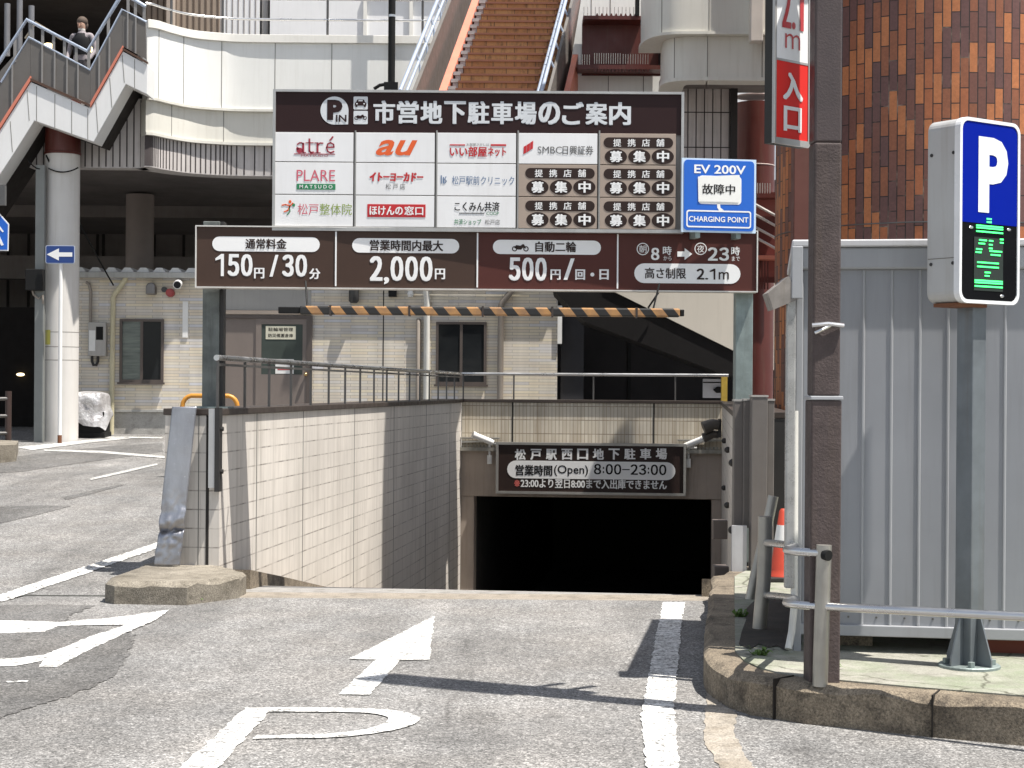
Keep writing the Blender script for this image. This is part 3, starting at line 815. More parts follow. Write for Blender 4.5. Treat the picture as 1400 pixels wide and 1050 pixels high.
PANEL_W = M('panel_white', (0.74, 0.74, 0.74), 0.4, 0, 0.06, 2, 0.16, dirt=(0.45, 0.42, 0.38))
PANEL_T = M('panel_taupe', (0.34, 0.27, 0.22), 0.5, 0, 0.06, 2)
COLS = [375.5, 486, 597, 708, 819, 931]
def rowy(i, px): return [180.5, 221.5, 266, 309.5][i] + (px - 375) * (0.004 if i == 0 else 0.0095)
def inkm(n, c): return M('ink_' + n, c, 0.5, 0, 0.02)
CR, CO, CRED, CGR, CBL, CGY = inkm('maroon', (0.30, 0.02, 0.04)), inkm('orange', (0.68, 0.10, 0.015)), inkm('red', (0.48, 0.015, 0.02)), inkm('green', (0.02, 0.20, 0.08)), inkm('blue_grey', (0.08, 0.15, 0.28)), inkm('grey', (0.12, 0.12, 0.12))
CLG, CPK = inkm('leaf', (0.22, 0.30, 0.05)), inkm('pink', (0.55, 0.10, 0.14))
def T(items, mat, par, y=-0.0245):
    b = MB()
    for it in items:
        if it[0] == 'box': x0, z0, x1, z1 = R1(*it[1]); b.box(x0, x1, y - 0.0005, y + 0.002, z0, z1)
        elif it[0] == 'ell':
            x0, z0, x1, z1 = R1(*it[1]); b.prism(ell((x0 + x1) / 2, (z0 + z1) / 2, (x1 - x0) / 2, (z1 - z0) / 2), y - 0.0005, y + 0.002)
        elif it[0] == 'pill':
            x0, z0, x1, z1 = R1(*it[1]); b.prism(rrect(x0, z0, x1, z1, 1), y - 0.0005, y + 0.002)
        elif it[0] == 'poly': b.prism([m1(*q) for q in it[1]], y - 0.0005, y + 0.002)
        elif it[0] == 'line':
            pts = [Vector(m1(*q)) for q in it[1]]; wd = it[2]
            for a_, c_ in zip(pts, pts[1:]):
                d = (c_ - a_).normalized(); nn = Vector((-d.y, d.x)) * wd / 2; e = d * wd * 0.25
                b.prism([tuple(a_ - e + nn), tuple(c_ + e + nn), tuple(c_ + e - nn), tuple(a_ - e - nn)], y - 0.0005, y + 0.002)
        else:
            tb = MB(); put_text(tb, it[0], R1(*it[1]), y, it[2] if len(it) > 2 else 0.02, it[3] if len(it) > 3 else 0); tb.build('lettering', mat, par, recalc=False)
    if b.v: b.build('logo_mark', mat, par)
def serif_strokes(pts_list, wd): return [('line', p, w) for p, w in pts_list]
for r_ in range(3):
    for c_ in range(5):
        x0, x1 = COLS[c_] + 1.0, COLS[c_ + 1] - 1.2
        if c_ == 4: x1 = 925
        z1 = m1(x0, rowy(r_, x0) + 0.6)[1]; z0 = m1(x0, rowy(r_ + 1, x0) - 0.6)[1]
        want = (c_ == 4) or (c_ == 3 and r_ > 0)
        a = m1(x0, 0)[0]; d = m1(x1, 0)[0]
        b = MB(); b.box(a, d, -0.022, 0.004, z0, z1)
        pn = b.build('shop_panel', PANEL_T if want else PANEL_W, u, bevel=0.002)
        if want:
            ya = rowy(r_, (x0 + x1) / 2); w0 = x0 + (3 if c_ == 4 else 7); 
            if r_ == 0: ya += 1
            dk = [('pill', (w0 + 2, ya + 5.5, w0 + 97, ya + 19))]
            for i in range(3): dk.append(('ell', (w0 + 3.5 + i * 32, ya + 21, w0 + 34 + i * 32, ya + 41.5)))
            T(dk, SIGN_BR, pn, -0.0235)
            wt = [(ch, (w0 + 15 + i * 19.6, ya + 7.2, w0 + 26 + i * 19.6, ya + 17.5), 0.02) for i, ch in enumerate('提携店舗')]
            wt += [(ch, (w0 + 10.5 + i * 32, ya + 23.5, w0 + 27.5 + i * 32, ya + 38.8), 0.05) for i, ch in enumerate('募集中')]
            T(wt, SIGN_WH, pn, -0.026)
        P_ = (r_, c_)
        if P_ == (0, 0):
            # serif style word with accent
            it = []
            yb, yt = 209.5, 195.5
            it += [('line', [(415, 196.5), (415, 209)], 0.017), ('line', [(407, 198), (410, 195.8), (413, 195.8), (415, 198)], 0.010), ('ell', (405.5, 201.5, 409, 205.5)), ('ell', (405.8, 202.5, 414.5, 210)), ('line', [(415, 209.2), (418.5, 209)], 0.007)]
            it += [('line', [(423.5, 190.5), (423.5, 207), (425.5, 209.3), (429, 208.8)], 0.014), ('line', [(418.5, 195.8), (429, 195.8)], 0.007)]
            it += [('line', [(434.5, 196), (434.5, 209)], 0.016), ('line', [(430.5, 195.8), (435.5, 195.8)], 0.006), ('line', [(430.5, 209.3), (438.5, 209.3)], 0.006), ('line', [(435, 199), (438, 196), (442, 196.4)], 0.010)]
            it += [('line', [(447, 201.8), (457, 201.8), (456.5, 198), (452.5, 195.6), (448.5, 197.5), (446.8, 202.5), (448.5, 207.5), (452.5, 209.5), (457, 207.5)], 0.011), ('line', [(451.5, 192.5), (455.5, 187.5)], 0.012)]
            it += [('box', (402.5, 210.8, 458.5, 211.4))]
            T(it, CR, pn)
            T([('MATSUDO', (412, 212.2, 449, 214.6), 0.0)], CR, pn)
        if P_ == (0, 1): T([('au', (514, 192, 571, 213), 0.02, 0.38)], CO, pn)
        if P_ == (0, 2):
            T([('box', (615, 198, 636, 199.4)), ('いい部屋', (615, 201, 666, 214.5), 0.03), ('ネット', (667, 202, 692, 214), 0.03), ('box', (671, 197.8, 692, 200))], CRED, pn)
            T([('お部屋さがしは', (638, 196.5, 668.5, 200.2), 0.0)], CGY, pn)
        if P_ == (0, 3):
            T([('poly', [(716, 201), (720, 199), (719.5, 209), (715.5, 211.5)]), ('poly', [(720.5, 198.5), (724.5, 196), (724, 206.5), (720, 209)]), ('poly', [(725, 195.5), (729, 193), (728.5, 203.5), (724.5, 206)])], CRED, pn)
            T([('SMBC', (735, 201, 768, 210.5), 0.0), ('日興証券', (769, 200, 811, 212), 0.01)], CGY, pn)
        if P_ == (1, 0):
            T([('PLARE', (406, 233, 458.5, 248), 0.0)], CPK, pn)
            T([('box', (406, 252, 459, 259.5))], CGR, pn)
            T([('M A T S U D O', (410, 253.5, 455, 258), 0.01)], SIGN_WH, pn, -0.0275)
        if P_ == (1, 1):
            T([('イトーヨーカドー', (505.5, 236.5, 579, 248.5), 0.06, 0.1)], CRED, pn)
            T([('松 戸 店', (527.5, 251.5, 554, 259.5), 0.0)], CGY, pn)
        if P_ == (1, 2):
            T([('松戸駅前クリニック', (618, 241.5, 703, 253), 0.0), ('line', [(603.5, 240.5), (603.5, 251)], 0.008), ('line', [(606.5, 243), (606.5, 251)], 0.008), ('line', [(610, 242), (608, 245.5), (610.5, 248), (607.8, 251)], 0.006)], CBL, pn)
        if P_ == (2, 0):
            T([('松戸', (407.5, 279, 436, 294), 0.0)], CPK, pn); T([('整体院', (437.5, 279, 481.5, 294), 0.0)], CLG, pn)
            T([('ell', (395, 274, 399, 278.5)), ('line', [(386, 281), (391, 280), (397, 282), (401, 278)], 0.010), ('line', [(397, 282), (394, 288), (389, 290)], 0.010)], CO, pn)
            T([('ell', (400, 278.5, 404, 283)), ('line', [(396, 283), (397, 289), (393, 294)], 0.008)], CGR, pn)
        if P_ == (2, 1):
            T([('box', (502.5, 280, 582, 297))], CRED, pn)
            T([('ほけんの', (505.5, 282.5, 551, 294.5), 0.03), ('窓口', (553, 282.5, 579, 294.5), 0.03)], SIGN_WH, pn, -0.0275)
        if P_ == (2, 2):
            T([('こくみん共済', (621.5, 276.5, 683, 289), 0.02), ('box', (628, 291.5, 662, 292.1))], INK, pn)
            T([('COOP', (665, 290, 682, 294.5), 0.0), ('共済ショップ', (621, 300, 658, 307.5), 0.01)], CGR, pn)
            T([('松戸店', (663, 300.5, 683.5, 307.5), 0.0)], CGY, pn)
# aluminium glazing bars between the columns
for px in COLS[1:5]:
    x = m1(px, 250)[0]
    b = MB(); b.box(x - 0.006, x + 0.006, -0.026, 0.004, BL[1] + 0.009, m1(px, 179)[1]); b.build('glazing_bar', FRAME, u)

# ---- lower tariff board
LY0, LY1 = 13.53, 13.65
cl, cr = P(269, 349, LY0), P(1034, 359, LY1)
ang = math.atan2(cr.y - cl.y, cr.x - cl.x)
O2 = (cl + cr) / 2; WID = (cr - cl).length
zt = (Zp(308, LY0, 269) + Zp(319, LY1, 1034)) / 2; zb_ = (Zp(391, LY0, 269) + Zp(399, LY1, 1034)) / 2
l = thing('tariff_sign', 'long brown parking charge board with four sections, lower on the gantry', 'sign', (O2.x, O2.y, (zt + zb_) / 2), ang)
HH = zt - zb_
def m2(px, py):
    t = (px - 269) / 765.0
    yt, yb = 308.5 + 10.5 * t, 391.5 + 7.5 * t
    return (-WID / 2 + t * WID, HH / 2 - (py - yt) / (yb - yt) * HH)
SIGN_B2 = M('sign_brown_left', (0.062, 0.038, 0.029), 0.42, 0, 0.10, 1.5); SIGN_B3 = M('sign_brown_right', (0.082, 0.028, 0.023), 0.42, 0, 0.10, 1.5)
b = MB(); b.box(-WID / 2, WID / 2, 0.008, 0.13, -HH / 2, HH / 2); b.build('cabinet', M('cabinet_side', (0.2, 0.2, 0.2)), l)
xsec = [269, 458, 651, 843, 1034]
b = MB()
f = 0.010
for (a0, a1, e0, e1) in ((-WID / 2 - f, WID / 2 + f, HH / 2, HH / 2 + f), (-WID / 2 - f, WID / 2 + f, -HH / 2 - f, -HH / 2), (-WID / 2 - f, -WID / 2, -HH / 2, HH / 2), (WID / 2, WID / 2 + f, -HH / 2, HH / 2)):
    b.box(a0, a1, -0.022, 0.135, e0, e1)
b.build('frame', M('frame_light', (0.66, 0.64, 0.60), 0.4, 0.3, 0.15, 5, 0.25), l)
for i in range(4):
    xa, xb = m2(xsec[i], 350)[0] + 0.002, m2(xsec[i + 1], 350)[0] - 0.002
    b = MB(); b.box(xa, xb, -0.004, 0.006, -HH / 2 + 0.001, HH / 2 - 0.001)
    pn = b.build('tariff_panel', SIGN_B2 if i < 2 else SIGN_B3, l)
    R2 = lambda x0, y0, x1, y1: rr(x0, y0, x1, y1, m2)
    wb_, kb_ = MB(), MB()
    def pill(x0, y0, x1, y1): wb_.prism(rrect(*R2(x0, y0, x1, y1), 1), -0.007, -0.0045)
    def wtx(s_, x0, y0, x1, y1, bo=0.05): put_text(wb_, s_, R2(x0, y0, x1, y1), -0.0075, bo)
    def ktx(s_, x0, y0, x1, y1, bo=0.03): put_text(kb_, s_, R2(x0, y0, x1, y1), -0.0095, bo)
    def wdg(s_, x0, y0, x1, y1, bo=0.045): put_digits(wb_, s_, R2(x0, y0, x1, y1), -0.0075, bo)
    def cut(name):
        global wb_
        wb_.build(name, SIGN_WH, pn); wb_ = MB()
    if i == 0:
        pill(290, 324, 436, 342.5); ktx('通常料金', 335, 326, 391, 339.5)
        cut('heading_plate'); wdg('150', 292, 347, 346, 377, 0.04); wtx('円', 347, 366, 361, 380.5, 0.04); wtx('/', 368, 348, 380, 378, 0.02); wdg('30', 384, 348, 420, 378, 0.04); wtx('分', 422, 367, 437, 381.5, 0.04)
    if i == 1:
        pill(480, 327, 626, 345); ktx('営業時間内最大', 504, 329, 604, 342.5)
        cut('heading_plate'); wdg('2,000', 503, 351, 591, 384, 0.04); wtx('円', 593, 367.5, 607, 382, 0.04)
    if i == 2:
        pill(672, 330, 820, 347.5); ktx('自動二輪', 730, 331.5, 786, 345); c = m2(709.5, 339); mk_ = MB(); moto(mk_, c[0], c[1], 0.135, -0.009); mk_.build('motorcycle_symbol', SIGN_BR, pn)
        cut('heading_plate'); wdg('500', 693, 353, 747, 384, 0.04); wtx('円', 751, 369, 765, 383, 0.04); wtx('/', 769, 354, 784, 383, 0.02)
        wtx('回', 785, 369, 798.5, 383, 0.045); wb_.prism(ell(*m2(808.5, 376), 0.016, 0.016, 14), -0.0075, -0.005); wtx('日', 818, 369, 831, 383, 0.045)
    if i == 3:
        for (cx, ch) in ((877.5, '朝'), (957, '夜')):
            c = m2(cx, 341.5); oo, ii = ell(c[0], c[1], 0.050, 0.050, 24), ell(c[0], c[1], 0.043, 0.043, 24)
            for j in range(24): wb_.sheet([(q[0], -0.0075, q[1]) for q in (oo[j], oo[(j + 1) % 24], ii[(j + 1) % 24], ii[j])])
            wtx(ch, cx - 5, 336.5, cx + 5, 346.5, 0.0)
        cut('lettering'); wdg('8', 888, 340, 901, 356.5, 0.04); wtx('時', 905, 338, 917, 349.5, 0.02); wtx('から', 906, 351, 917, 357, 0.0)
        cut('lettering'); wdg('23', 966, 340, 997, 357.5, 0.04); wtx('時', 999, 339, 1011, 350.5, 0.02); wtx('まで', 1000, 352, 1011, 358, 0.0)
        cut('lettering'); wb_.prism([m2(*q) for q in ((925, 345), (935, 345), (935, 340.5), (945.5, 348.5), (935, 356.5), (935, 352), (925, 352))], -0.0075, -0.005)
        cut('lettering'); pill(866, 362.5, 1012, 387.5); ktx('高さ制限', 880.5, 367.5, 937, 381.5, 0.02); kb_.build('dark_lettering', SIGN_BR, pn, recalc=False); kb_ = MB(); put_digits(kb_, '2.1', R2(951, 368.5, 980, 383), -0.0095, 0.035); ktx('ｍ', 982, 373, 996, 383, 0.02)
    wb_.build('lettering' if i < 3 else 'height_plate', SIGN_WH, pn)
    if kb_.v: kb_.build('dark_lettering', SIGN_BR, pn)
    if i: 
        x = xa - 0.002; b = MB(); b.box(x - 0.006, x + 0.006, -0.012, 0.006, -HH / 2 + 0.012, HH / 2 - 0.03); b.build('divider', SIGN_WH, l)

# ---- EV sign
EY = 13.45
O3 = P(983, 267, EY)
e = thing('charging_sign', 'square blue charging point sign with a paper notice taped over its middle', 'sign', O3, R(9))
m3 = lambda px, py: ((px - 983) / F * EY * 1.01, -(py - 267 + (px - 983) * 0.02) / F * EY)
R3 = lambda x0, y0, x1, y1: rr(x0, y0, x1, y1, m3)
BLUE = M('sign_blue', (0.006, 0.11, 0.52), 0.4, 0, 0.05, 2)
b = MB(); b.box(*[*R3(931, 216, 1035, 319)][0::2], 0.002, 0.03, *[*R3(931, 216, 1035, 319)][1::2]); b.build('board', M('sign_edge_blue', (0.55, 0.68, 0.82), 0.4), e)
b = MB(); b.prism(rrect(*R3(934, 218.5, 1032, 316.5), 0.03), -0.003, 0.0015); b.build('face', BLUE, e)
b = MB(); put_text(b, 'EV 200V', R3(948, 225, 1020, 238.5), -0.005, 0.02); b.build('lettering', SIGN_WH, e, recalc=False)
b = MB(); put_text(b, 'CHARGING POINT', R3(941, 295.5, 1024, 304.5), -0.005, 0.015); b.build('lettering', SIGN_WH, e, recalc=False); b = MB()
oo, ii = rrect(*R3(937.5, 287, 1028, 312.5), 0.02), rrect(*R3(939.3, 289, 1026.2, 310.5), 0.014)
for j in range(len(oo)): b.sheet([(q[0], -0.005, q[1]) for q in (oo[j], oo[(j + 1) % len(oo)], ii[(j + 1) % len(oo)], ii[j])])
b.prism([m3(*q) for q in ((980, 278), (984, 278), (985, 284), (990, 287.5), (983, 288), (980.5, 284))], -0.005, -0.0032)
b.prism(rrect(*R3(954, 240, 1014, 280), 0.03), -0.005, -0.0032)
b.build('plug_symbol', SIGN_WH, e)
b = MB(); b.prism([m3(*q) for q in ((953, 243), (1011, 238), (1014, 262), (1010, 276), (984, 276), (954, 277))], -0.009, -0.007); pn = b.build('paper_notice', M('paper', (0.76, 0.76, 0.73), 0.7, 0, 0.06, 6), e)
b = MB(); put_text(b, '故障中', R3(959, 251.5, 1005, 266.5), -0.011, 0.02); b.build('notice_lettering', INK, pn)
b = MB(); 
for px in (955, 1012): x = m3(px, 300)[0]; b.box(x - 0.02, x + 0.02, 0.0305, 0.22, -0.34, -0.28); b.box(x - 0.02, x + 0.02, 0.18, 0.22, -0.34, 0.2)
b.build('bracket', GALV, e)

# ---- striped height bar
HY = 13.35
a, c = P(381, 424, HY), P(935, 428, HY)
h = thing('height_bar', 'hanging height limit bar striped in black and orange under the charge board', 'height bar', ((a + c) / 2), math.atan2(c.y - a.y, c.x - a.x))
L = (c - a).length
m_, nt, bs = newmat('hazard_stripes')
tc = _n(nt, 'ShaderNodeTexCoord'); sx = _n(nt, 'ShaderNodeSeparateXYZ'); nt.links.new(tc.outputs['Object'], sx.inputs[0])
q1 = _n(nt, 'ShaderNodeMath', operation='MULTIPLY_ADD'); q1.inputs[1].default_value = 0.8; nt.links.new(sx.outputs[2], q1.inputs[0]); nt.links.new(sx.outputs[0], q1.inputs[2])
q2 = _n(nt, 'ShaderNodeMath', operation='DIVIDE'); q2.inputs[1].default_value = 0.182; nt.links.new(q1.outputs[0], q2.inputs[0])
q3 = _n(nt, 'ShaderNodeMath', operation='FRACT'); nt.links.new(q2.outputs[0], q3.inputs[0])
st = ramp(nt, q3.outputs[0], [(0.0, 0), (0.50, 1)], 'CONSTANT')
org = mixc(nt, ramp(nt, noise(nt, tc.outputs['Object'], 9, 5, 0.7), [(0.4, 0), (0.7, 1)]), (0.42, 0.22, 0.08), (0.24, 0.135, 0.07))
nt.links.new(mixc(nt, st, (0.015, 0.014, 0.013), org), bs.inputs['Base Color']); bs.inputs['Roughness'].default_value = 0.5
x0 = -L / 2 + (410 - 381) / F * HY; x1 = L / 2 - 6 / F * HY
b = MB(); b.box(x0, x1, -0.04, 0.04, -0.034, 0.034); b.build('beam', m_, h, bevel=0.012)
b = MB(); b.box(-L / 2, x0 - 0.001, -0.03, 0.03, -0.026, 0.026); b.build('end_tube', BLACK, h, bevel=0.006)
b = MB(); b.box(x1 + 0.001, L / 2, -0.03, 0.03, -0.026, 0.026); b.build('end_tube', BLACK, h, bevel=0.006)
for px in (452, 560, 660, 755, 870):
    x = (px - 658) / F * HY; b = MB(); b.box(x - 0.008, x + 0.008, -0.043, 0.043, -0.041, 0.041); b.build('clamp', M('clamp_dark', (0.06, 0.05, 0.045), 0.5), h)
for px, d in ((893, 10), (420, -5)):
    x = (px - 658) / F * HY; b = MB(); b.cyl((x, 0, 0.03), (x + d / F * HY, 0.12, 0.24), 0.008, 6); b.build('hanger', BLACK, h)
# ------------------------------------------------------------------ single-storey booth building beyond the ramp
BY = 30.0
GB = gz(BY)
def mat_siding(name):
    m, nt, b = newmat(name)
    tc = _n(nt, 'ShaderNodeTexCoord')
    sx = _n(nt, 'ShaderNodeSeparateXYZ'); nt.links.new(tc.outputs['Object'], sx.inputs[0])
    cx = _n(nt, 'ShaderNodeCombineXYZ')
    nt.links.new(sx.outputs[0], cx.inputs[0]); nt.links.new(sx.outputs[2], cx.inputs[1])
    br = _n(nt, 'ShaderNodeTexBrick', offset=0.37); nt.links.new(cx.outputs[0], br.inputs['Vector'])
    for k_, v_ in (('Color1', (0, 0, 0, 1)), ('Color2', (1, 1, 1, 1)), ('Mortar', (0.5, 0.5, 0.5, 1))): br.inputs[k_].default_value = v_
    br.inputs['Scale'].default_value = 1; br.inputs['Brick Width'].default_value = 0.48; br.inputs['Row Height'].default_value = 0.052; br.inputs['Mortar Size'].default_value = 0.003; br.inputs['Mortar Smooth'].default_value = 0
    c = ramp(nt, br.outputs['Color'], [(0.0, (0.56, 0.54, 0.53)), (0.25, (0.70, 0.61, 0.47)), (0.5, (0.65, 0.61, 0.55)), (0.75, (0.74, 0.66, 0.50)), (1.0, (0.62, 0.62, 0.65))])
    c = mixc(nt, br.outputs['Fac'], c, (0.33, 0.30, 0.27))
    c = mixc(nt, 1.0, c, ramp(nt, noise(nt, coord(nt, scale=(2, 2, 0.4)), 2, 5), [(0.3, 0.85), (0.7, 1.06)]), 'MULTIPLY')
    nt.links.new(c, b.inputs['Base Color']); b.inputs['Roughness'].default_value = 0.7
    bump(nt, b, br.outputs['Fac'], -0.6, 0.01)
    return m
SIDING = mat_siding('booth_siding')
BRN = M('aluminium_brown', (0.105, 0.085, 0.075), 0.45, 0.3, 0.1, 3)
BRN_L = M('door_taupe', (0.20, 0.165, 0.145), 0.5, 0.1, 0.08, 3)
GLASS = M('dark_glass', (0.018, 0.020, 0.022), 0.08, 0, 0.3, 1)
CREAM = M('pipe_cream', (0.58, 0.53, 0.36), 0.5, 0, 0.15, 6, 0.3)
PLINTH = mat_concrete('plinth', (0.34, 0.33, 0.31), (0.50, 0.49, 0.46), amount=0.5)
FASCIA = M('fascia_grey', (0.40, 0.40, 0.38), 0.5, 0.2, 0.1, 4, 0.3)
B0 = P(435, 575, BY)
BX = X(107, BY, 480)
bo_ = thing('booth_building', 'low booth building with striped beige siding, brown door and windows under the deck', 'building', (0, BY, 0))
lx = lambda px: X(px, BY, 480)
lz = lambda py, px=435: P(px, py, BY).z
xL, xR = lx(107), lx(762)
ztop, zpl = lz(377, 200), lz(561, 200)
b = MB(); b.box(xL, xR, 0.0, 5.0, zpl, ztop); b.build('wall', SIDING, bo_)
b = MB(); b.box(xL - 0.01, xR + 0.01, 0.02, 5.0, 0.3, zpl - 0.001); b.build('plinth', PLINTH, bo_)
b = MB(); b.box(xL, xR + 0.02, -0.03, 0.0, zpl - 0.03, zpl + 0.01); b.build('drip_edge', FASCIA, bo_)
b = MB(); b.box(lx(300), lx(425), -0.012, -0.002, lz(424, 360), lz(396, 360)); b.build('upper_panel', M('upper_panel', (0.36, 0.35, 0.33), 0.5, 0, 0.06, 2, 0.15), bo_)
b = MB(); b.box(lx(300), lx(425), -0.06, -0.001, lz(430, 360), lz(424.5, 360)); b.build('lintel', M('lintel', (0.55, 0.45, 0.36), 0.5), bo_, bevel=0.006)
b = MB(); b.box(lx(523.2), lx(524.6), -0.004, -0.0005, zpl, ztop); b.build('joint', JOINT, bo_)
# roof: corrugated sheets with a gutter
b = MB()
x = lx(107) - 0.1; k = 0
pitch = 0.285
rz0 = ztop + 0.03
prof = []
while x < xR + 0.1:
    prof += [(x, rz0 + 0.03), (x + 0.07, rz0 + 0.11), (x + 0.17, rz0 + 0.11), (x + 0.24, rz0 + 0.03)]; x += pitch
b.prism(prof + [(prof[-1][0], rz0), (prof[0][0], rz0)], -0.055, 3.4)
b.build('roof', M('roof_white', (0.72, 0.72, 0.70), 0.45, 0.1, 0.1, 3, 0.2), bo_)
b = MB(); b.box(xL - 0.12, xR + 0.12, -0.185, -0.06, ztop - 0.05, ztop + 0.055); b.build('gutter', FASCIA, bo_, bevel=0.012)
def window(x0, x1, y0, y1, name_l):
    X0, X1, Z0, Z1 = lx(x0), lx(x1), lz(y1, x0), lz(y0, x0)
    f = MB(); w_ = 0.045
    for a_ in ((X0, X1, Z1 - w_, Z1), (X0, X1, Z0, Z0 + w_ * 1.2), (X0, X0 + w_, Z0 + w_ * 1.2, Z1 - w_), (X1 - w_, X1, Z0 + w_ * 1.2, Z1 - w_)):
        f.box(a_[0], a_[1], -0.045, 0.02, a_[2], a_[3])
    xm = (X0 + X1) / 2
    f.box(xm - 0.025, xm + 0.025, -0.03, 0.01, Z0 + w_ * 1.2, Z1 - w_)
    wo = f.build('window', BRN, bo_)
    b = MB(); b.box(X0 + w_, xm - 0.026, -0.012, -0.008, Z0 + w_, Z1 - w_); b.build('pane', name_l, wo)
    b = MB(); b.box(xm + 0.026, X1 - w_, -0.022, -0.018, Z0 + w_, Z1 - w_); b.build('pane', GLASS, wo)
    b = MB(); b.box(X0 - 0.03, X1 + 0.03, -0.08, -0.0455, Z0 - 0.03, Z0 + 0.005); b.build('sill', BRN, wo)
    return wo
m_, nt, bs = newmat('pane_blind')
cc = ramp(nt, noise(nt, coord(nt, scale=(0.6, 1, 6)), 3, 4), [(0.3, (0.07, 0.085, 0.08)), (0.7, (0.17, 0.20, 0.18))]); nt.links.new(cc, bs.inputs['Base Color']); bs.inputs['Roughness'].default_value = 0.12
window(164, 224, 436, 523, m_)
window(596, 665, 440, 526, GLASS)
# door
X0, X1, Z0, Z1 = lx(300), lx(427), GB - 0.02, lz(431, 360)
f = MB()
for a_ in ((X0, X1, Z1 - 0.06, Z1), (X0, X0 + 0.06, Z0, Z1 - 0.06), (X1 - 0.10, X1, Z0, Z1 - 0.06)): f.box(a_[0], a_[1], -0.06, 0.02, a_[2], a_[3])
d = f.build('door', BRN, bo_)
xm = lx(350)
b = MB(); b.box(X0 + 0.061, xm, -0.02, 0.0, Z0, Z1 - 0.061); b.build('leaf', BRN_L, d)
b = MB()
for a_ in ((xm + 0.002, X1 - 0.101, Z1 - 0.16, Z1 - 0.061), (xm + 0.002, xm + 0.10, lz(512, 390), Z1 - 0.161), (X1 - 0.17, X1 - 0.101, lz(512, 390), Z1 - 0.161), (xm + 0.002, X1 - 0.101, Z0, lz(512, 390) - 0.001)): b.box(a_[0], a_[1], -0.045, -0.021, a_[2], a_[3])
b.build('leaf', BRN_L, d)
b = MB(); b.box(xm + 0.10, X1 - 0.17, -0.034, -0.03, lz(512, 390), Z1 - 0.16); pg = b.build('pane', M('door_glass', (0.06, 0.075, 0.068), 0.10, 0, 0.2, 2), d)
b = MB(); b.box(lx(363.5), lx(404.5), -0.040, -0.0345, lz(464, 385), lz(446, 385)); nn_ = b.build('notice', M('notice_cream', (0.62, 0.60, 0.48), 0.6), d)
b = MB(); 
for i_, s_ in enumerate(('駐輪場管理', '防災備蓄倉庫')): put_text(b, s_, (lx(367), lz(453 + i_ * 8.3, 385), lx(401), lz(448 + i_ * 8.3, 385)), -0.0415, 0.02)
b.build('lettering', INK, nn_)
b = MB(); b.box(lx(377), lx(402), -0.040, -0.0345, lz(511, 390), lz(491, 390)); n2 = b.build('notice', WHITE, d)
b = MB(); b.box(lx(380), lx(399.5), -0.042, -0.0405, lz(506, 390), lz(503, 390)); b.build('stripe', M('notice_red', (0.45, 0.06, 0.06), 0.5), n2)
b = MB(); b.ball((lx(419), -0.10, lz(512, 419)), 0.035); b.cyl((lx(419), -0.1, lz(512, 419)), (lx(419), -0.06, lz(512, 419)), 0.014, 8); b.build('handle', M('brass', (0.6, 0.42, 0.2), 0.3, 1.0), d, smooth=40)
# pipes
def pipe(pts, r, mat, name='downpipe'):
    b = MB(); b.tube([(lx(x), yy, lz(y, x)) for x, y, yy in pts], r, 12)
    return b.build(name, mat, bo_, smooth=45)
PW = M('pipe_white', (0.68, 0.67, 0.62), 0.45, 0, 0.1, 4, 0.3)
PT = M('pipe_taupe', (0.27, 0.235, 0.20), 0.5, 0, 0.1, 4, 0.2)
pipe([(174, 378, -0.1), (171, 385, -0.1), (158, 402, -0.09), (155.5, 407, -0.075), (154.5, 596, -0.075)], 0.045, CREAM)
pipe([(583, 384, -0.12), (582, 398, -0.11), (583.5, 408, -0.08), (583.5, 600, -0.075)], 0.055, PW)
pipe([(572, 437, -0.02), (572, 441, -0.06), (572, 600, -0.06)], 0.04, PT)
pipe([(702, 384, -0.12), (700, 397, -0.11), (687, 413, -0.09), (684.5, 418, -0.075), (684, 600, -0.075)], 0.055, PT)
pipe([(118, 386, -0.04), (122, 389, -0.05), (124.5, 398, -0.05), (124.5, 448, -0.05)], 0.028, PT, 'conduit')
pipe([(127, 485, -0.06), (127, 494, -0.06), (129, 499, -0.06), (133, 499, -0.06), (135, 494, -0.06), (135, 484, -0.06)], 0.025, DARKMET, 'conduit')
# wall fittings: meter box, vents, lamps, bell, camera, white strip
b = MB(); b.box(lx(123), lx(147), -0.15, -0.002, lz(487, 135), lz(441, 135)); mo = b.build('meter_box', M('meter_box', (0.40, 0.385, 0.36), 0.5, 0, 0.1, 4, 0.2), bo_, bevel=0.01)
b = MB(); b.box(lx(134), lx(143.5), -0.156, -0.1505, lz(465, 138), lz(447, 138)); b.build('meter_glass', INK, mo)
b = MB(); b.box(lx(124.5), lx(133), -0.154, -0.1505, lz(480, 130), lz(452, 130)); b.build('meter_label', M('paper', (0.76, 0.76, 0.73), 0.7), mo)
def hood(px, py0, py1, w, name, mat):
    x = lx(px); z0, z1 = lz(py1, px), lz(py0, px); r_ = w / 2
    b = MB(); pr = [(x - r_, z0)] + [(x + r_ * math.cos(R(180 - a_)), z1 - r_ + r_ * math.sin(R(180 - a_))) for a_ in range(0, 181, 20)] + [(x + r_, z0)]
    b.prism(pr, -0.16, -0.002); b.build(name, mat, bo_, bevel=0.02)
hood(207.5, 387, 403, 0.17, 'vent_hood', M('hood_steel', (0.20, 0.19, 0.185), 0.35, 0.7))
b = MB(); b.lathe([(0.06, -0.14), (0.09, -0.10), (0.09, 0.10), (0.10, 0.10), (0.10, 0.14)], (lx(484), -0.12, lz(404, 484)), 16); b.build('wall_lamp', M('lamp_dark', (0.06, 0.06, 0.06), 0.4, 0.3), bo_, smooth=40)
b = MB(); b.box(lx(531), lx(542), -0.13, -0.002, lz(406, 536), lz(397, 536)); b.build('wall_lamp', BLACK, bo_, bevel=0.01)
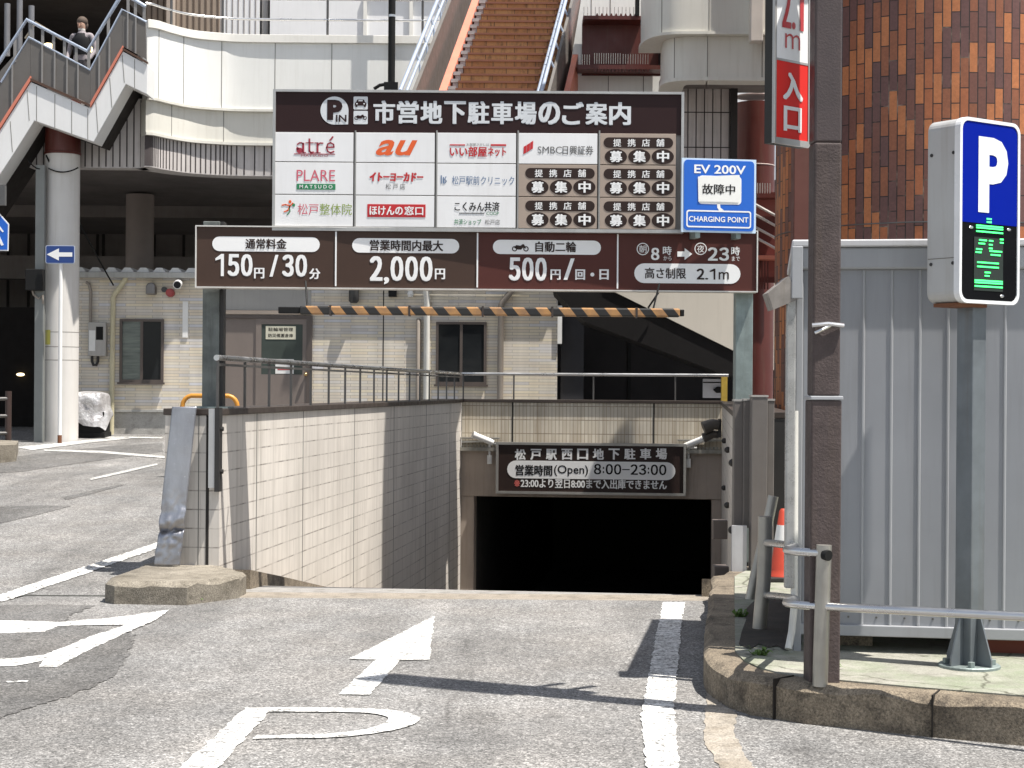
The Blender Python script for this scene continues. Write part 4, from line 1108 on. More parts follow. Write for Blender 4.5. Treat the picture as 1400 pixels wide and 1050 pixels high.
b = MB(); b.lathe([(0.04, -0.07), (0.06, -0.02), (0.045, 0.02), (0.055, 0.07)], (lx(561), -0.08, lz(401, 561)), 14); b.build('dome_camera', WHITE, bo_, smooth=40)
b = MB(); b.cyl((lx(233), -0.09, lz(400.5, 233)), (lx(233), -0.002, lz(400.5, 233)), 0.075, 18); b.cyl((lx(233), -0.11, lz(400.5, 233)), (lx(233), -0.09, lz(400.5, 233)), 0.055, 18); b.build('alarm_bell', M('bell_red', (0.36, 0.05, 0.05), 0.4), bo_, smooth=40)
b = MB(); b.cyl((lx(224.5), -0.06, lz(396, 225)), (lx(224.5), -0.002, lz(396, 225)), 0.05, 14); b.build('alarm_button', M('lamp_dark', (0.06, 0.06, 0.06)), bo_, smooth=40)
b = MB(); p0 = Vector((lx(248), -0.42, lz(391.5, 248))); p1 = Vector((lx(245), -0.1, lz(387.5, 245)))
b.tube([p0, p1], 0.075, 16); b.cyl(p1, p1 + Vector((0, 0.1, -0.08)), 0.025, 8); cm = b.build('security_camera', M('lamp_white', (0.8, 0.79, 0.76), 0.35), bo_, smooth=40)
dd = (p0 - p1).normalized(); b = MB(); b.cyl(p0, p0 + dd * 0.004, 0.062, 16); b.build('lens', GLASS, cm)
b = MB(); b.box(lx(249.5), lx(257), -0.02, -0.002, lz(461.5, 253), lz(412, 253)); b.build('name_plate', WHITE, bo_)
b = MB(); b.box(lx(762), lx(768), -0.05, 0.1, lz(470, 765), lz(418, 765)); b.build('corner_plate', WHITE, bo_)

# ------------------------------------------------------------------ pedestrian deck
DW = M('deck_white', (0.80, 0.80, 0.765), 0.5, 0, 0.06, 0.8, 0.16, dirt=(0.40, 0.37, 0.30))
DW2 = M('deck_cream', (0.66, 0.645, 0.585), 0.55, 0, 0.08, 0.8, 0.25, dirt=(0.33, 0.29, 0.21))
CAP = M('deck_cap', (0.80, 0.78, 0.72), 0.4, 0, 0.06, 2, 0.15, dirt=(0.4, 0.36, 0.28))
SEAM = M('seam', (0.20, 0.19, 0.17), 0.8)
RIBM = M('ribbed_grey', (0.52, 0.49, 0.475), 0.75, 0, 0.14, 2, 0.4, 0.1, 30)
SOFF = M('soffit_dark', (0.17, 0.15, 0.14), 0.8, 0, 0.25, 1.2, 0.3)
def offs(path, d):
    out = []
    for i, p in enumerate(path):
        a, c = Vector(path[max(0, i - 1)]), Vector(path[min(len(path) - 1, i + 1)])
        t = (c - a).normalized(); out.append((p[0] - t.y * d, p[1] + t.x * d))
    return out
def band(path, z0, z1, th, front=0.0):
    """upright strip following a plan path; th = thickness going back"""
    f = offs(path, -front); bk = offs(path, th)
    b = MB(); n = len(path)
    vs = []
    for (p, q) in zip(f, bk): vs += [(p[0], p[1], z0), (p[0], p[1], z1), (q[0], q[1], z1), (q[0], q[1], z0)]
    fs = [(4 * i + k, 4 * (i + 1) + k, 4 * (i + 1) + (k + 1) % 4, 4 * i + (k + 1) % 4) for i in range(n - 1) for k in range(4)]
    fs += [(0, 1, 2, 3), tuple(4 * (n - 1) + k for k in (3, 2, 1, 0))]
    return b.add(vs, fs)
def smoothpath(pts, n=8):
    out = []
    for i in range(len(pts) - 1):
        p0, p1, p2, p3 = [Vector(pts[max(0, min(len(pts) - 1, k))]) for k in (i - 1, i, i + 1, i + 2)]
        for j in range(n):
            t = j / n
            out.append(tuple(0.5 * ((2 * p1) + (p2 - p0) * t + (2 * p0 - 5 * p1 + 4 * p2 - p3) * t * t + (3 * p1 - p0 - 3 * p2 + p3) * t ** 3)))
    out.append(tuple(pts[-1])); return out
dk = thing('pedestrian_deck', 'elevated white pedestrian deck with curved parapet above the booth building', 'deck', (0, 0, 0))
path = smoothpath([(X(201, 28.3, 90), 28.3), (X(214, 28.4, 90), 28.4), (X(232, 28.72, 90), 28.72), (X(262, 29.13, 90), 29.13), (X(300, 29.32, 90), 29.36), (X(340, 29.46, 90), 29.46), (X(470, 29.48, 90), 29.48), (X(615, 29.48, 90), 29.48)], 6)
zA, zB, zC, zD, zE = 7.76, 7.62, 6.46, 5.88, 5.30
band(path, zC, zB, 0.25).build('parapet', DW, dk, smooth=30)
cp_ = MB(); band(path, zB + 0.002, zA, 0.30, 0.05).build('parapet_cap', CAP, dk, smooth=30, bevel=0.03)
band(path, zC - 0.045, zC - 0.002, 0.3, 0.03).build('drip_edge', DW2, dk, smooth=30)
band(offs(path, 0.05), zD, zC - 0.047, 0.3).build('lower_band', DW2, dk, smooth=30)
band(offs(path, 0.02), zD - 0.05, zD - 0.002, 0.3).build('drip_edge', DW2, dk, smooth=30)
band(offs(path, 0.10), zE, zD - 0.052, 0.4).build('ribbed_band', RIBM, dk, smooth=30)
def seams(path, pxs, z0, z1, front, w=0.006):
    for px in pxs:
        best = min(range(len(path) - 1), key=lambda i: abs(700 + path[i][0] / path[i][1] * F - px))
        p, q = Vector(path[best]), Vector(path[best + 1]); d = (q - p).normalized(); nn = Vector((d.y, -d.x))
        t = 0
        for k in range(20):
            r_ = p.lerp(q, k / 20)
            if abs(700 + r_.x / r_.y * F - px) < abs(700 + p.lerp(q, t).x / p.lerp(q, t).y * F - px): t = k / 20
        c = p.lerp(q, t) + nn * front
        b = MB(); b.prismz([tuple(c - d * w), tuple(c + d * w), tuple(c + d * w + nn * 0.004), tuple(c - d * w + nn * 0.004)], z0, z1); b.build('panel_seam', SEAM, dk)
seams(path, (214, 248, 300, 368, 451, 533), zC, zB, 0.0)
seams(path, (235, 304, 371, 450), zD, zC - 0.047, -0.05)
# ribs of the band under the deck
b = MB(); pp = offs(path, 0.10); acc = 0; last = Vector(pp[0])
for i in range(len(pp) - 1):
    p, q = Vector(pp[i]), Vector(pp[i + 1]); L_ = (q - p).length; d = (q - p).normalized(); nn = Vector((d.y, -d.x)); t = 0.0
    k = max(1, int(L_ / 0.105))
    for j in range(k):
        c = p + d * (L_ * (j + 0.5) / k)
        b.prismz([tuple(c - d * 0.011 - nn * 0.002), tuple(c + d * 0.011 - nn * 0.002), tuple(c + d * 0.011 + nn * 0.005), tuple(c - d * 0.011 + nn * 0.005)], zE + 0.02, zD - 0.052)
b.build('rib_groove', M('groove', (0.07, 0.06, 0.06), 0.8), dk)
rb = MB(); rb.box(-22, pp[0][0] - 0.02, 28.6, 28.9, zE, zD + 0.6); rb.build('ribbed_band', RIBM, dk)
b = MB()
x = -9.3
while x < pp[0][0] - 0.05:
    b.box(x, x + 0.022, 28.593, 28.601, zE + 0.02, zD + 0.58); x += 0.118
b.build('rib_groove', M('groove', (0.07, 0.06, 0.06), 0.8), dk)
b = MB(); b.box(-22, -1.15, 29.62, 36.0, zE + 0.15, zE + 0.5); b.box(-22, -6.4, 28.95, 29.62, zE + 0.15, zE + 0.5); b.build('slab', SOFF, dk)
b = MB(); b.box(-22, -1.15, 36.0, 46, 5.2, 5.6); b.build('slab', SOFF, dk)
# deck railing
for z in (8.42, 8.06):
    b = MB(); b.tube([(p[0], p[1], z) for p in offs(path, 0.12)], 0.022, 8); b.build('rail', STEEL, dk, smooth=50)
for px in (238, 302, 453, 562):
    i = min(range(len(path)), key=lambda i: abs(700 + path[i][0] / path[i][1] * F - px)); p = offs(path, 0.12)[i]
    b = MB(); b.cyl((p[0], p[1], zA), (p[0], p[1], 8.42), 0.022, 8); b.build('rail_post', STEEL_D, dk, smooth=40)

# building wall behind the deck
bw = thing('station_building', 'building wall of ribbed beige and pale panels rising behind the pedestrian deck', 'building', (0, 33.5, 0))
def bx(px): return X(px, 33.5, 20)
BEI = M('ribbed_beige', (0.34, 0.27, 0.21), 0.7, 0, 0.1, 2, 0.3)
PALE = M('panel_pale', (0.80, 0.80, 0.80), 0.5, 0, 0.05, 1, 0.15, dirt=(0.4, 0.38, 0.36))
b = MB(); b.box(bx(198), bx(300), 0, 0.4, 5.6, 17); b.build('ribbed_wall', BEI, bw)
b = MB(); x = bx(198)
while x < bx(300): b.box(x, x + 0.03, -0.012, -0.002, 5.6, 17); x += 0.12
b.build('rib_groove', M('groove_brown', (0.13, 0.10, 0.08), 0.8), bw)
b = MB(); b.box(bx(231), bx(240), -0.25, -0.0125, 5.6, 17); b.build('pilaster', M('pilaster', (0.45, 0.38, 0.32), 0.6), bw)
b = MB(); b.box(bx(300) + 0.001, bx(354), 0.05, 0.4, 5.6, 17); b.build('ribbed_wall', PALE, bw)
b = MB(); x = bx(301)
while x < bx(354): b.box(x, x + 0.02, 0.04, 0.048, 5.6, 17); x += 0.115
b.build('rib_groove', M('groove_grey', (0.30, 0.28, 0.27), 0.8), bw)
b = MB(); b.box(bx(354) + 0.001, bx(369), 0.3, 0.5, 5.6, 17); b.build('recess', DARKMET, bw)
b = MB(); b.cyl((bx(361), 0.15, 5.6), (bx(361), 0.15, 17), 0.07, 12); b.build('downpipe', M('pipe_grey', (0.33, 0.32, 0.31), 0.5), bw, smooth=40)
b = MB(); b.box(bx(369) + 0.001, bx(1060), 0.0, 0.4, 5.6, 17); b.build('panel_wall', PALE, bw)
for px in (497, 560):
    b = MB(); b.box(bx(px), bx(px) + 0.07, -0.06, -0.001, 5.6, 9.35); b.build('panel_rib', CAP, bw)
b = MB(); b.box(bx(497), bx(640), -0.06, -0.001, 9.352, 9.42); b.build('panel_rib', CAP, bw)
# dark entrance hall left of it
hl = thing('entrance_hall', 'dark open station entrance behind the zigzag stairs at top left', 'building', (0, 33.5, 0))
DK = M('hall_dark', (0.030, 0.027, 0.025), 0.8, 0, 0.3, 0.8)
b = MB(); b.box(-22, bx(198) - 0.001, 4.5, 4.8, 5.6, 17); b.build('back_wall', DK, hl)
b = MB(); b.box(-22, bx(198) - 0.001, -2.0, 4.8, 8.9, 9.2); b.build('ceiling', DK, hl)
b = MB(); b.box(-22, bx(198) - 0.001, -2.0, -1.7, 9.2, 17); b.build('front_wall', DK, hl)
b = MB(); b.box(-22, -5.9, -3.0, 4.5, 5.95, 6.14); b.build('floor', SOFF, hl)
b = MB(); b.box(X(100, 37.9, 20), X(122, 37.9, 20), 4.40, 4.49, Zp(25, 37.9, 110), Zp(17, 37.9, 110)); b.build('sign_panel', M('panel_dim', (0.22, 0.22, 0.22), 0.5), hl)
GLOW = M('lamp_glow', (1.0, 0.78, 0.42), 0.4, emit=2.2)
for i, (px, py, d_) in enumerate(((104, 1, 35), (125.5, 13.5, 35), (66, 66, 31.5), (126, 71, 31.5))):
    q = P(px, py, d_)
    b = MB(); b.lathe([(0.03, 0.0), (0.10, 0.01), (0.11, 0.05), (0.05, 0.09)], (0, 0, 0), 14)
    o = b.build('ceiling_lamp', GLOW, None, smooth=40, loc=q)
    tag(o, ['warm lit ceiling lamp at the very top of the dark station entrance', 'warm lit ceiling lamp just above the person on the stairs', 'warm lit lamp low in the dark entrance, left of the person', 'warm lit lamp beside the right stair rail, near the person'][i], 'lamp')

# back wall and columns in the shade under the deck
bk = thing('underpass_wall', 'dark concrete wall deep in the shade under the deck', 'wall', (0, 40, 0))
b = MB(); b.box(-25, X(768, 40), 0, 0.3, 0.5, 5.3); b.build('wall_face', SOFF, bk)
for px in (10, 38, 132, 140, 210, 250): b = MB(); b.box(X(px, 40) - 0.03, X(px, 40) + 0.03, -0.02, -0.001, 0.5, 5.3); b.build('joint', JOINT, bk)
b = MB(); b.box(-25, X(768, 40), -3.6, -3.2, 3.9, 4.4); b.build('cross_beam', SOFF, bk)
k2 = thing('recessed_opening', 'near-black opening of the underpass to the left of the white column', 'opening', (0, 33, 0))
b = MB(); b.box(-20, X(60, 33), 0.0, 0.2, 0.6, Zp(420, 33, 30)); b.build('dark_fill', M('opening_black', (0.012, 0.010, 0.009), 0.8), k2)  # solid black slab, painted in place of the unlit depth of the opening
q = P(28, 512, 32.9); b = MB(); b.ball((0, 0, 0), 0.045, (1.8, 0.6, 0.7)); o = b.build('wall_lamp', GLOW, None, smooth=40, loc=q); tag(o, 'small warm wall lamp glowing in the dark underpass at the left edge', 'lamp')
def column(px, d, r, z0, z1, name, label, mat, capz=None):
    o = thing(name, label, 'column', (X(px, d, 400), d, 0))
    b = MB(); b.cyl((0, 0, z0), (0, 0, z1), r, 32); b.build('shaft', mat, o, smooth=40)
    return o
WC = M('column_white', (0.62, 0.60, 0.57), 0.5, 0, 0.06, 1.5, 0.25, dirt=(0.36, 0.32, 0.26))
RED = M('steel_oxide_red', (0.095, 0.018, 0.013), 0.45, 0.1, 0.2, 2, 0.3)
o = column(84.5, 28.3, 0.285, gz(28.3) - 0.1, Zp(212, 28.3, 84), 'round_column', 'round white column with a dark red top, carrying the one-way sign', WC)
z = Zp(212, 28.3, 84)
b = MB(); b.lathe([(0.30, z + 0.001), (0.31, z + 0.03), (0.295, z + 0.04), (0.295, z + 0.9)], (0, 0, 0), 32); b.build('red_collar', RED, o, smooth=40)
for py in (455, 475, 493): zz = Zp(py, 28.3, 84); b = MB(); b.lathe([(0.2855, zz), (0.2865, zz + 0.002), (0.2865, zz + 0.010), (0.2855, zz + 0.012)], (0, 0, 0), 32); b.build('joint_line', SEAM, o)
b = MB()
for a_ in range(-150, -115, 6): b.add([(0.287 * math.cos(R(t)), 0.287 * math.sin(R(t)), z_) for t, z_ in ((a_, Zp(476, 28.3)), (a_ + 6, Zp(476, 28.3)), (a_ + 6, Zp(456, 28.3)), (a_, Zp(456, 28.3)))], [(0, 1, 2, 3)])
b.build('yellow_label', M('label_yellow', (0.50, 0.46, 0.10), 0.5), o)
column(190.5, 33.5, 0.275, 0.7, 5.4, 'round_column', 'round taupe column in the shade behind the booth roof', M('column_taupe', (0.23, 0.19, 0.17), 0.6, 0, 0.1, 2))
o = thing('service_post', 'square grey steel post with a black box, standing against the white column', 'post', (X(55, 28.0, 400), 28.0, 0))
b = MB(); b.box(-0.075, 0.075, -0.06, 0.06, gz(28) - 0.05, Zp(226, 28, 55)); b.build('shaft', M('post_grey', (0.22, 0.23, 0.22), 0.55, 0.2), o, bevel=0.006)
b = MB(); b.box(-0.19, 0.10, -0.22, -0.0605, Zp(398, 28, 50), Zp(369, 28, 50)); b.build('control_box', BLACK, o, bevel=0.012)
b = MB(); b.tube([(-0.1, -0.12, Zp(399, 28)), (-0.08, -0.11, Zp(408, 28)), (0.0, -0.09, Zp(413, 28)), (0.06, -0.08, Zp(408, 28)), (0.07, -0.075, Zp(420, 28))], 0.018, 8); b.build('cable_loop', PT, o, smooth=50)
o = thing('one_way_sign', 'blue one-way sign with a white arrow pointing left, on a thin white pole', 'sign', P(82.5, 348, 27.7))
hw, hh = 40 / 2 / F * 27.7, 25 / 2 / F * 27.7
b = MB(); b.prism(rrect(-hw, -hh, hw, hh, 0.03), -0.012, 0.0); b.build('board', M('sign_rim', (0.45, 0.5, 0.6), 0.4), o)
b = MB(); b.prism(rrect(-hw + 0.012, -hh + 0.012, hw - 0.012, hh - 0.012, 0.02), -0.015, -0.0125); b.build('face', M('sign_navy', (0.012, 0.045, 0.20), 0.4), o)
b = MB(); b.prism([(-0.22, 0), (-0.02, 0.10), (-0.02, 0.035), (0.20, 0.035), (0.20, -0.035), (-0.02, -0.035), (-0.02, -0.10)], -0.018, -0.0155); b.build('arrow', SIGN_WH, o)
b = MB(); b.cyl((0, 0.035, gz(27.7) - 0.05 - o.location.z), (0, 0.035, hh), 0.033, 12); b.build('pole', WHITE, o, smooth=40)
b = MB(); b.cyl((0, 0.035, gz(27.7) - o.location.z), (0, 0.035, gz(27.7) + 0.14 - o.location.z), 0.036, 12); b.build('rusty_foot', M('rust', (0.16, 0.06, 0.025), 0.8), o, smooth=40)
# sagging wires
def wire(a, c, sag, r, label):
    b = MB(); pts = [a.lerp(c, t / 12) + Vector((0, 0, -sag * 4 * (t / 12) * (1 - t / 12))) for t in range(13)]
    b.tube(pts, r, 6); o = b.build('cable', BLACK, None, smooth=50); tag(o, label, 'cable')
wire(P(63, 212, 28.0), P(155, 390, 29.7), 0.06, 0.014, 'black cable slanting from the white column down to the booth gutter')
wire(P(66, 230, 27.99), P(107, 229, 28.0), 0.07, 0.012, 'short black cable looped round the top of the white column')
wire(P(38, 218, 27.9), P(55, 231, 27.95), 0.04, 0.012, 'thin black cable running from the stair underside to the service post')

# covered machine beside the column
o = thing('covered_machine', 'small black machine wrapped in a crumpled silver plastic sheet beside the white column', 'machine', (X(120, 29.2, 560), 29.2, gz(29.2)))
b = MB(); b.box(-0.26, 0.33, -0.2, 0.25, 0.0, 0.45); b.box(-0.30, 0.35, -0.22, 0.28, -0.02, 0.1); b.build('body', BLACK, o, bevel=0.02)
m_, nt, bs = newmat('silver_sheet')
nt.links.new(ramp(nt, noise(nt, coord(nt), 5, 6), [(0.35, (0.42, 0.40, 0.40)), (0.65, (0.72, 0.72, 0.73))]), bs.inputs['Base Color']); bs.inputs['Roughness'].default_value = 0.3; bs.inputs['Metallic'].default_value = 0.45
bump(nt, bs, noise(nt, coord(nt), 9, 6, 0.6), 0.7, 0.05)
vs = []; fs = []; NU, NV = 40, 18
for j in range(NV + 1):
    for i in range(NU):
        t = 2 * math.pi * i / NU; v_ = j / NV
        rx, ry = 0.30, 0.26
        cx, sy = math.copysign(abs(math.cos(t)) ** 0.5, math.cos(t)), math.copysign(abs(math.sin(t)) ** 0.5, math.sin(t))
        if v_ < 0.35: k = v_ / 0.35; x, y, z = cx * rx * k, sy * ry * k, 0.80 - 0.05 * k * k
        else:
            k = (v_ - 0.35) / 0.65; low = 0.22 + 0.10 * math.sin(t * 3 + 1) + 0.07 * math.sin(t * 5)
            x, y, z = cx * rx * (1 + 0.12 * k), sy * ry * (1 + 0.15 * k), 0.75 - k * (0.75 - low)
        nn = mnoise.noise_vector(Vector((cx * 2 + 3, sy * 2, z * 5))) * 0.06 * min(1, v_ * 3)
        vs.append((x + nn.x + 0.03, y + nn.y, z + nn.z * 0.5))
for j in range(NV):
    for i in range(NU): fs.append((j * NU + i, j * NU + (i + 1) % NU, (j + 1) * NU + (i + 1) % NU, (j + 1) * NU + i))
b = MB(); b.add(vs, fs); b.build('plastic_sheet', m_, o, smooth=50)

# orange hoop barrier
o = thing('hoop_barrier', 'orange tubular hoop barrier standing behind the left ramp wall', 'barrier', (X(287, 22, 545), 22, gz(22)))
zt_ = Zp(541, 22, 287) - gz(22)
b = MB(); b.tube([(-0.36, 0, 0), (-0.36, 0, zt_ - 0.14)] + [(-0.36 + 0.14 - 0.14 * math.cos(R(a_)), 0, zt_ - 0.14 + 0.14 * math.sin(R(a_))) for a_ in (20, 40, 60, 80)] + [(0.36 - 0.14 + 0.14 * math.sin(R(a_)), 0, zt_ - 0.14 + 0.14 * math.cos(R(a_))) for a_ in (10, 30, 50, 70)] + [(0.36, 0, zt_ - 0.14), (0.36, 0, 0)], 0.03, 12)
b.build('hoop', M('hoop_orange', (0.55, 0.24, 0.03), 0.45), o, smooth=50)
b = MB(); b.tube([(-0.36, 0, zt_ * 0.45), (0.36, 0, zt_ * 0.45)], 0.024, 10); b.build('cross_tube', M('hoop_orange', (0.55, 0.24, 0.03), 0.45), o, smooth=50)
# brown guard rail and kerb, far left
q = G(11, 615)
o = thing('guard_rail', 'dark brown three-bar pedestrian rail at the left edge of the street', 'railing', (q.x, q.y, q.z))
GB_ = M('rail_brown', (0.05, 0.03, 0.025), 0.5, 0.2)
b = MB(); b.cyl((0, 0, 0), (0, 0, 0.92), 0.05, 12); b.build('post', GB_, o, smooth=40)
for z in (0.26, 0.53, 0.80):
    b = MB(); b.tube([(0, -0.02, z), (-1.6, -0.5, z - 0.02)], 0.03, 10); b.build('rail', STEEL_D, o, smooth=40)
b = MB(); b.cyl((-1.6, -0.5, -0.05), (-1.6, -0.5, 0.9), 0.05, 12); b.build('post', GB_, o, smooth=40)
mb = MB(); c = [G(-60, 640), G(22, 631), G(25, 618), G(-40, 612)]; mb.prismz([(p.x, p.y) for p in c], 0.3, max(p.z for p in c) + 0.14); mb.build('kerb', KERB, kind='structure')
# blue crossing sign on the left edge
q = P(-6, 320, 20)
o = thing('crossing_sign', 'blue pedestrian crossing sign cut by the left edge of the picture', 'sign', q)
rad = 0.175
def pent(k): return [(0, 0.30 * k), (0.16 * k, 0.12 * k), (0.155 * k, -0.2 * k), (-0.155 * k, -0.2 * k), (-0.16 * k, 0.12 * k)]
b = MB(); b.prism(pent(1.0), -0.01, 0.0); b.build('board', SIGN_WH, o)
b = MB(); b.prism(pent(0.93), -0.013, -0.0105); b.build('face', BLUE, o)
b = MB(); b.prism(ell(0.02, 0.14, 0.025, 0.028, 14), -0.016, -0.0135); b.prism([(0.0, 0.10), (0.05, 0.10), (0.10, 0.03), (0.085, 0.02), (0.05, 0.06), (0.05, -0.02), (0.10, -0.13), (0.075, -0.14), (0.02, -0.05), (-0.05, -0.14), (-0.075, -0.13), (-0.005, -0.01)], -0.016, -0.0135); b.build('walker_symbol', SIGN_WH, o)
b = MB(); b.cyl((0, 0.035, gz(20) - q.z), (0, 0.035, 0.75), 0.03, 12); b.build('pole', GALV, o, smooth=40)
b = MB(); b.box(-0.1, 0.12, -0.05, 0.02, 0.34, 0.58); b.build('backed_plate', M('plate_grey', (0.10, 0.10, 0.10), 0.5), o)
# dark lamp post at the deck
o = thing('lamp_post', 'black lamp post rising past the deck parapet behind the guide sign', 'post', (X(535.5, 29.2, 60), 29.2, 0))
b = MB(); b.cyl((0, 0, Zp(127, 29.2)), (0, 0, 13), 0.062, 16); b.build('shaft', BLACK, o, smooth=40)
b = MB(); b.tube([(-0.3, -0.02, Zp(122, 29.2, 515)), (-0.2, -0.03, Zp(117, 29.2, 525)), (0.0, -0.06, Zp(116, 29.2))], 0.03, 8); b.box(-0.12, 0.12, -0.13, -0.063, Zp(127, 29.2), Zp(115, 29.2)); b.build('bracket', BLACK, o, smooth=30)
b = MB(); zz = Zp(23, 29.2); b.lathe([(0.066, zz - 0.02), (0.066, zz + 0.02)], (0, 0, 0), 16); b.build('band', STEEL, o)
# ------------------------------------------------------------------ central staircase
def mat_treads(name):
    m, nt, b = newmat(name)
    tc = _n(nt, 'ShaderNodeTexCoord'); sx = _n(nt, 'ShaderNodeSeparateXYZ'); nt.links.new(tc.outputs['Object'], sx.inputs[0])
    cx = _n(nt, 'ShaderNodeCombineXYZ'); nt.links.new(sx.outputs[0], cx.inputs[0]); nt.links.new(sx.outputs[2], cx.inputs[1])
    br = _n(nt, 'ShaderNodeTexBrick', offset=0.37); nt.links.new(cx.outputs[0], br.inputs['Vector'])
    for k_, v_ in (('Color1', (0.46, 0.215, 0.08, 1)), ('Color2', (0.60, 0.34, 0.14, 1)), ('Mortar', (0.12, 0.055, 0.025, 1))): br.inputs[k_].default_value = v_
    br.inputs['Scale'].default_value = 1; br.inputs['Brick Width'].default_value = 0.31; br.inputs['Row Height'].default_value = 0.1436; br.inputs['Mortar Size'].default_value = 0.006
    v = tc.outputs['Object']
    c = mixc(nt, ramp(nt, noise(nt, coord(nt, scale=(6, 6, 2)), 2.5, 6, 0.75), [(0.48, 0), (0.72, 0.85)]), br.outputs['Color'], (0.09, 0.035, 0.015))
    nt.links.new(c, b.inputs['Base Color']); b.inputs['Roughness'].default_value = 0.6
    return m
TREAD = mat_treads('stair_tile')
SALM = M('salmon_paint', (0.62, 0.20, 0.13), 0.5, 0, 0.1, 4, 0.15, dirt=(0.25, 0.12, 0.08))
GPAN = M('rail_panel_grey', (0.13, 0.12, 0.11), 0.5, 0.1, 0.12, 3, 0.15)
RAILB = M('rail_blue_grey', (0.42, 0.48, 0.58), 0.4, 0.4, 0.1, 5)
SK = 0.13                                  # the flight drifts to the right as it climbs
y_lo, z_lo = 24.0, P(680, 125, 24.0).z
RISE, RUN = 0.1436, 0.216
x_l0, x_r0 = X(616, y_lo, 125), X(747, y_lo, 125)
st = thing('central_staircase', 'brown tiled public staircase climbing away above the guide sign', 'staircase', (0, y_lo, z_lo))
n0, n1 = -8, 18
b = MB()
for i in range(n0, n1):
    y = i * RUN; z = i * RISE; xl_, xr_ = x_l0 + SK * y + 0.11, x_r0 + SK * y + 0.02 + 0.012 * y
    b.box(xl_, xr_, y, y + RUN + 0.03, z - 0.12, z + RISE)
flight = b.build('flight', TREAD, st)
b = MB()
for i in range(n0, n1):
    y = i * RUN; z = i * RISE; xl_, xr_ = x_l0 + SK * y + 0.11, x_r0 + SK * y + 0.02 + 0.012 * y
    b.box(xl_ - 0.005, xr_, y - 0.022, y - 0.001, z + RISE - 0.026, z + RISE + 0.004)
b.build('nosing', M('nosing_brown', (0.20, 0.075, 0.04), 0.6), st)
b = MB()
for i in range(n0, n1):
    y = i * RUN; z = i * RISE; xl_ = x_l0 + SK * y
    b.box(xl_ + 0.001, xl_ + 0.108, y - 0.02, y + RUN - 0.03, z + RISE - 0.02, z + RISE + 0.03); b.box(xl_ + 0.03, xl_ + 0.104, y + 0.0, y + RUN, z - 0.05, z + RISE - 0.021)
b.build('gutter_step', M('gutter_step', (0.40, 0.36, 0.35), 0.5, 0.2, 0.2, 8, 0.3), st)
def slope_band(par, name, mat, xa, xb, za, zb2, ya=n0 * RUN, yb=n1 * RUN, drift=SK, wid=0.0):
    """long sloping box that follows the flight: x from xa to xb (at y = 0), height za..zb2 over the nosing line"""
    k = RISE / RUN; b = MB(); vs = []
    for y in (ya, yb):
        for x, z in ((xa, za), (xb, za), (xb, zb2), (xa, zb2)): vs.append((x + drift * y, y, z + k * y))
    b.add(vs, [(0, 1, 2, 3), (7, 6, 5, 4), (0, 4, 5, 1), (1, 5, 6, 2), (2, 6, 7, 3), (3, 7, 4, 0)])
    return b.build(name, mat, par)
slope_band(st, 'stringer', SALM, x_l0 - 0.11, x_l0 - 0.002, -0.38, 0.17)
slope_band(st, 'stringer', SALM, x_r0 + 0.28, x_r0 + 0.36, -0.38, 0.14, drift=SK + 0.012)
slope_band(st, 'soffit', DW2, x_l0 - 0.11, x_r0 + 0.36, -0.62, -0.39)
slope_band(st, 'guard_panel', GPAN, x_l0 - 0.31, x_l0 - 0.26, -0.30, 0.62)
slope_band(st, 'guard_panel', GPAN, x_r0 + 0.17, x_r0 + 0.21, -0.21, 0.64, drift=SK + 0.012)
k = RISE / RUN
for (x, z, r_, dr) in ((x_l0 - 0.38, 0.84, 0.030, SK), (x_l0 - 0.35, 0.69, 0.024, SK), (x_r0 + 0.05, 0.62, 0.030, SK + 0.012), (x_r0 + 0.14, 0.81, 0.026, SK + 0.012)):
    b = MB(); b.tube([(x + dr * y, y, z + k * y) for y in (n0 * RUN, n1 * RUN)], r_, 10); b.build('handrail', RAILB, st, smooth=50)
for i in range(9):
    y = -0.6 + i * 0.55
    b = MB(); x = x_r0 + 0.13 + (SK + 0.012) * y; b.tube([(x + 0.05, y, k * y + 0.26), (x + 0.05, y, k * y + 0.62), (x - 0.03, y + 0.02, k * y + 0.80)], 0.016, 8); b.build('rail_bracket', RAILB, st, smooth=50)
    b = MB(); x = x_l0 - 0.31 + SK * y; b.tube([(x - 0.01, y, k * y + 0.26), (x - 0.02, y, k * y + 0.64), (x - 0.07, y + 0.02, k * y + 0.83)], 0.016, 8); b.build('rail_bracket', RAILB, st, smooth=50)
b = MB(); b.box(x_l0 - 0.62, x_r0 + 0.26, -3.75, n0 * RUN, n0 * RISE - 0.04, n0 * RISE - 0.005); b.build('landing', DW2, st)
b = MB(); b.box(x_l0 - 0.55, 0.85, -3.75, 1.4, 4.05 - z_lo, 4.65 - z_lo); b.build('shadow_slab', DW2, st)  # unseen slab, added and sized to cast shade on the ramp wall

